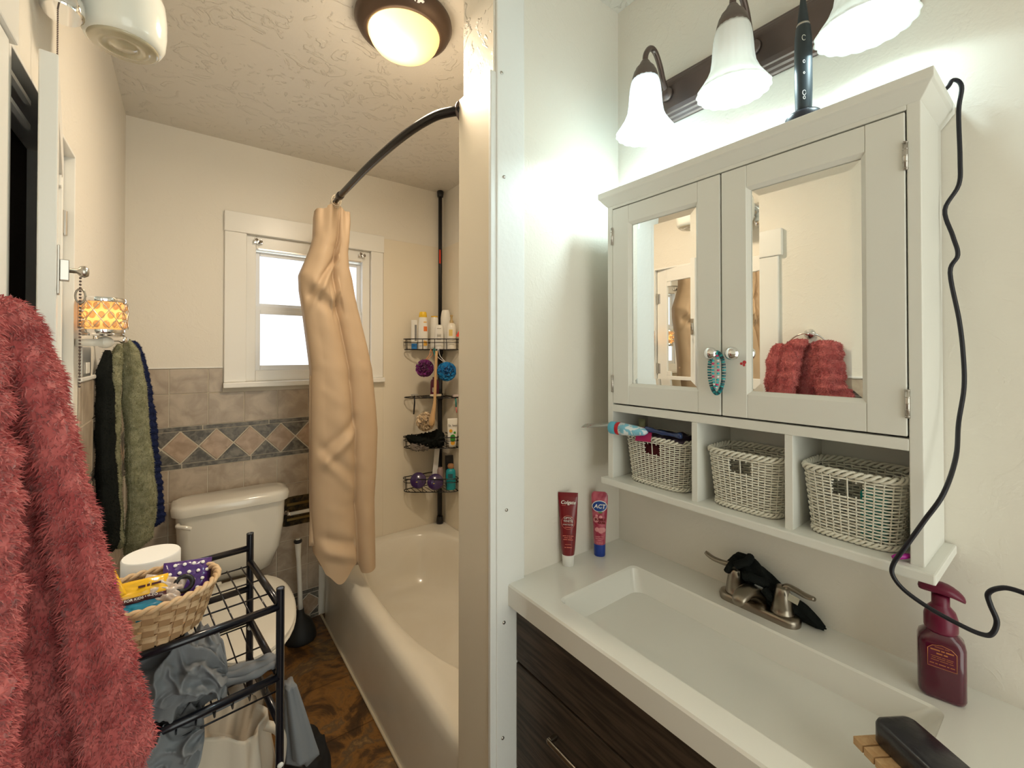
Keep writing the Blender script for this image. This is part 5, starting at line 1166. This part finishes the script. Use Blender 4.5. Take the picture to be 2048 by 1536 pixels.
# things on the left basket
kt = T('toothpaste_tube', (.98, .74, 1.26), 'sky blue kids toothpaste tube lying across the leftmost basket', 'tube')
Mk = frame((.944, .795, 1.254), (0, 0, 1), (.12, -.985, .05))      # z axis along the tube
MB().lathe([(.0005, -.003), (.012, -.003), (.0135, .0), (.0135, .016), (.012, .018)], seg=24, M=Mk @ Matrix.Diagonal((1.28, 1.28, 1, 1))).build('cap', plain('cap_sky', (.10, .42, .58), .35), kt, ang=50)
MB().lathe([(.0005, -.0036), (.0105, -.0036), (.0105, -.0030)], seg=24, M=Mk @ Matrix.Diagonal((1.28, 1.28, 1, 1))).build('cap_recess', plain('cap_dblue', (.01, .10, .35), .35), kt, ang=50)
MB().lathe([(.0130, .018), (.0135, .020), (.0135, .030)], seg=24, M=Mk @ Matrix.Diagonal((1.28, 1.28, 1, 1))).build('red_band', plain('band_red', (.45, .01, .02), .35), kt, smooth=True)
q = MB(); rr = []
for z, w, t in ((.030, .0135, .0135), (.05, .0138, .012), (.075, .0142, .0105), (.10, .0145, .007), (.106, .0145, .003)): rr.append([Mk @ Vector((1.28 * t * cos(a), 1.28 * w * sin(a), z)) for a in [2 * PI * j / 24 for j in range(24)]])
q.loft(rr).build('body', plain('tube_sky', (.22, .55, .72), .3, col2=(.75, .82, .86), vscale=45, fac=(.5, .52)), kt, smooth=True)
tbr = T('toothbrush', (.99, .66, 1.26), 'dark blue toothbrush lying on the leftmost basket', 'toothbrush')
pth = smooth_path([(.965, .700, 1.262), (.968, .665, 1.258), (.972, .64, 1.256), (.975, .615, 1.255), (.976, .600, 1.256)], 5)
MB().tube(pth, [.006, .0065, .007, .0065, .005, .005, .0055, .006, .006, .005, .0045, .0045, .0045, .0045, .0045, .006, .007, .008, .008, .007, .005][:len(pth)], 10).build('handle', plain('navy_plastic', (.01, .03, .12), .25, coat=.5), tbr, smooth=True)
q = MB(); rr = []
for k in range(26):
    t = k / 25; y = lerp(.775, .598, t); rr.append([Vector((x, y, 1.241 + .008 * nz((x, y, 1), 40) + .005 * sin(PI * t) - 20 * (x - 1.02) ** 2 * .1)) for x in np.linspace(.975, 1.08, 14)])
q.loft(rr, False, False, False); tag(q.build('dark_pouch', plain('dark_violet', (.02, .008, .025), .5), smooth=True, solid=.004), 'dark patterned pouch filling the leftmost basket', 'pouch')
tag(MB().box(-.020, .020, -.020, .020, -.0015, .0015, M=frame((.960, .700, 1.247), (.25, -.7, .0), (-.75, -.25, .55))).build('magenta_card', plain('magenta_card', (.35, .01, .08), .4), bevel=.001), 'magenta card corner over the leftmost basket rim', 'card')
q = MB(); rr = []
for z, w, t in ((0, .016, .0015), (.02, .0155, .003), (.06, .014, .006), (.10, .012, .008)):
    rr.append([frame((.922, .880, 1.250), (-.5, .0, 1), (.35, -.93, -.08)) @ Vector((t * cos(a) * .9 + .004 * sin(a), w * sin(a), z)) for a in [2 * PI * j / 16 for j in range(16)]])
q.loft(rr); tag(q.build('silver_tube', plain('silver_foil', (.38, .38, .34), .3, metal=.4, col2=(.35, .12, .12), vscale=60, fac=(.55, .6)), smooth=True), 'flattened silvery tube end sticking out left of the cabinet', 'tube')
q = MB(); rr = []
for z, w, t in ((0, .010, .008), (.02, .011, .006), (.035, .012, .0015)):
    rr.append([Vector((1.050 + t * cos(a), .772 + w * sin(a), 1.236 + z)) for a in [2 * PI * j / 16 for j in range(16)]])
q.loft(rr); tag(q.build('green_tube', plain('olive_tube', (.38, .38, .22), .35), smooth=True), 'small olive tube end at the back of the leftmost cubby', 'tube')
q = MB().tube(smooth_path([(.955, .200, 1.114), (.962, .190, 1.117), (.975, .180, 1.118)], 5), [.0025, .003, .004, .0045, .005, .005, .005, .005, .0045, .004, .003], 8); tag(q.build('magenta_clip', plain('magenta_clip', (.35, .01, .25), .3), smooth=True), 'small magenta hair clip on bottom board by the right basket', 'hair clip')

# electric toothbrush on top of the cabinet
et = T('electric_toothbrush', (1.0, .342, 1.916), 'dark electric toothbrush standing on its charger on top of cabinet', 'toothbrush')
EX, EY = 1.000, .342
MB().lathe([(.0005, 1.917), (.030, 1.917), (.033, 1.921), (.033, 1.940), (.028, 1.946), (.012, 1.948), (.010, 1.955), (.0005, 1.956)], (EX, EY, 0), 36, sx=.9).build('charger', plain('charger_black', (.02, .02, .028), .3), et, smooth=True)
DK = plain('slate_plastic', (.030, .042, .050), .4)
MB().lathe([(.0005, 1.950), (.0135, 1.950), (.0145, 1.955), (.0155, 2.0), (.0155, 2.07), (.0150, 2.10), (.013, 2.122), (.0115, 2.126)], (EX, EY, 0), 32).build('handle', DK, et, smooth=True)
MB().lathe([(.0116, 2.125), (.0118, 2.128), (.0100, 2.131)], (EX, EY, 0), 32).build('silver_ring', M['satin'], et, smooth=True)
MB().lathe([(.0100, 2.130), (.0085, 2.15), (.0050, 2.18), (.0040, 2.22), (.0040, 2.24), (.0005, 2.242)], (EX, EY, 0), 24).build('brush_neck', DK, et, smooth=True)
Me = frame((EX, EY, 0), (.78, -.62, 0), (0, 0, 1))
for z, r in ((2.093, .0045), (2.045, .0025), (2.022, .0018), (1.982, .0040), (1.972, .0025)):
    MB().tube([Me @ Vector((-.0075 + r * .8 * cos(a), -.0140, z + r * 1.2 * sin(a))) for a in [2 * PI * i / 20 for i in range(20)]], .0005, 5, closed=True).build('indicator_mark', plain('label_white', (.88, .85, .80), .5), et, smooth=True)
# power cord
cp = [(1.000, .300, 1.921), (1.03, .20, 1.921), (1.070, .150, 1.926), (1.085, .138, 1.945), (1.090, .128, 1.930), (1.098, .133, 1.890), (1.100, .132, 1.805), (1.100, .134, 1.76), (1.100, .152, 1.720), (1.100, .142, 1.670), (1.100, .136, 1.635), (1.100, .146, 1.605), (1.098, .135, 1.520), (1.095, .130, 1.46), (1.085, .128, 1.40), (1.06, .132, 1.34), (1.00, .128, 1.29), (.945, .135, 1.24), (.935, .155, 1.195), (.930, .178, 1.145), (.930, .192, 1.115), (.930, .194, 1.095), (.930, .180, 1.076), (.931, .150, 1.060), (.932, .116, 1.050), (.935, .096, 1.046), (.938, .085, 1.050), (.940, .080, 1.070), (.938, .086, 1.092), (.936, .088, 1.108), (.936, .078, 1.120), (.938, .062, 1.124), (.94, .02, 1.118), (.98, -.05, 1.11), (1.08, -.10, 1.10), (1.125, -.12, 1.10)]
tag(MB().tube(smooth_path(cp, 6), .0034, 10).build('power_cord', plain('cord_black', (.006, .006, .012), .4), smooth=True), 'long black power cord hanging down the right side of cabinet', 'cord')

# ------------------------------------------------------------------ vanity light bar
vl = T('vanity_light', (XR, .47, 2.19), 'three-lamp bronze vanity light bar with bell glass shades', 'vanity light')
q = MB(); yA, yB_ = .186, .758; zA, zB_ = 2.128, 2.262
lv_ = [(0, 0), (.006, 0), (.010, .004), (.012, .010), (.016, .014), (.018, .022), (.022, .024), (.024, .036)]
q.loft([[Vector((XR - .001 - d, yA + e, zA + e)), Vector((XR - .001 - d, yB_ - e, zA + e)), Vector((XR - .001 - d, yB_ - e, zB_ - e)), Vector((XR - .001 - d, yA + e, zB_ - e))] for d, e in lv_])
q.build('back_plate', M['bronze'], vl, bevel=.0008)
ZS = 2.062
for i, y in enumerate((.722, .484, .242)):
    q = MB(); q.tube(smooth_path([(XR - .022, y, 2.205), (1.085, y, 2.235), (1.068, y, 2.275), (1.045, y, 2.305), (1.022, y, 2.305), (1.003, y, 2.280), (1.000, y, 2.250)], 6), .0075, 12)
    q.lathe([(.0005, 0), (.020, .0), (.018, .008), (.010, .014)], seg=20, M=frame((XR - .024, y, 2.205), (0, 1, 0), (-1, 0, 0)))
    a = q.build('arm', M['bronze'], vl, smooth=True)
    MB().lathe([(.009, 2.262), (.012, 2.258), (.016, 2.250), (.025, 2.240), (.026, 2.236), (.030, 2.230), (.034, 2.216), (.035, 2.206), (.032, 2.205), (.0005, 2.206)], (1.0, y, 0), 32).build('socket_cup', plain('bronze_cup', (.16, .13, .115), .4, metal=.6), a, smooth=True)
    pf = [(.0325, 2.210), (.036, 2.200), (.039, 2.185), (.041, 2.165), (.0425, 2.140), (.046, 2.115), (.054, 2.095), (.064, 2.078), (.072, 2.066), (.075, 2.062)]
    q = MB(); seg = 96; rr = []
    for k, (r, z) in enumerate(pf):
        am = .012 + .028 * (k / 9) ** 2
        rr.append([Vector((1.0 + r * (1 + am * abs(cos(9 * t))) * cos(t), y + r * (1 + am * abs(cos(9 * t))) * sin(t), z - (.0015 * abs(cos(9 * t)) if k == 9 else 0))) for t in [2 * PI * j / seg for j in range(seg)]])
    q.loft(rr, True, False, False)
    q.build('bell_shade', M['milk_on'] if i == 0 else M['milk'], a, smooth=True, solid=.0025)
    zb = 2.115 if i == 0 else 2.120
    MB().sphere((1.0, y, zb), .027, 24, 14, sz=1.1).build('bulb', M['bulb'], a, smooth=True)

# ------------------------------------------------------------------ lights, world, camera
def light(name, kind, loc, e, col, size=.03, rot=None):
    l = bpy.data.lights.new(name, kind); l.energy = e; l.color = col
    if kind == 'POINT': l.shadow_soft_size = size
    if kind == 'AREA': l.size = size
    o = bpy.data.objects.new(name, l); COL.objects.link(o); o.location = loc
    if rot: o.rotation_euler = rot
    return o
for i, y in enumerate((.722, .484, .242)):
    light('vanity_lamp_light', 'POINT', (1.0, y, 2.066), (1.1, .22, .16)[i], (.70, .96, 1.0), .03)
    light('vanity_lamp_downlight', 'AREA', (1.0, y, 2.085), (2.6, 1.1, .9)[i], (.74, .96, 1.0), .06)
light('ceiling_lamp_light', 'POINT', (CX, CY, 2.36), 4.0, (1, .82, .60), .10)
light('ceiling_lamp_downlight', 'AREA', (CX, CY, 2.415), 17, (1, .82, .60), .16)
light('night_lamp_light', 'POINT', (NX + .0, NY, 1.565), .10, (1, .55, .22), .01)
w = bpy.data.worlds.new('World'); SC.world = w; w.use_nodes = True; bgn = w.node_tree.nodes['Background']; bgn.inputs[0].default_value = (.95, .975, .87, 1); bgn.inputs[1].default_value = 3.7
cam = bpy.data.cameras.new('cam'); co = bpy.data.objects.new('cam', cam); COL.objects.link(co)
cam.sensor_width = 36; cam.lens = 865.72 * 36 / 2048; cam.shift_x = (1024 - 1026.67) / 2048; cam.shift_y = (699.88 - 768) / 2048; cam.clip_start = .01
co.location = (0, 0, 1.458); co.rotation_euler = (math.radians(90 + .531), 0, math.radians(-37.135)); SC.camera = co
SC.view_settings.view_transform = 'Standard'; SC.view_settings.look = 'None'; SC.view_settings.gamma = 1; SC.view_settings.exposure = -.42
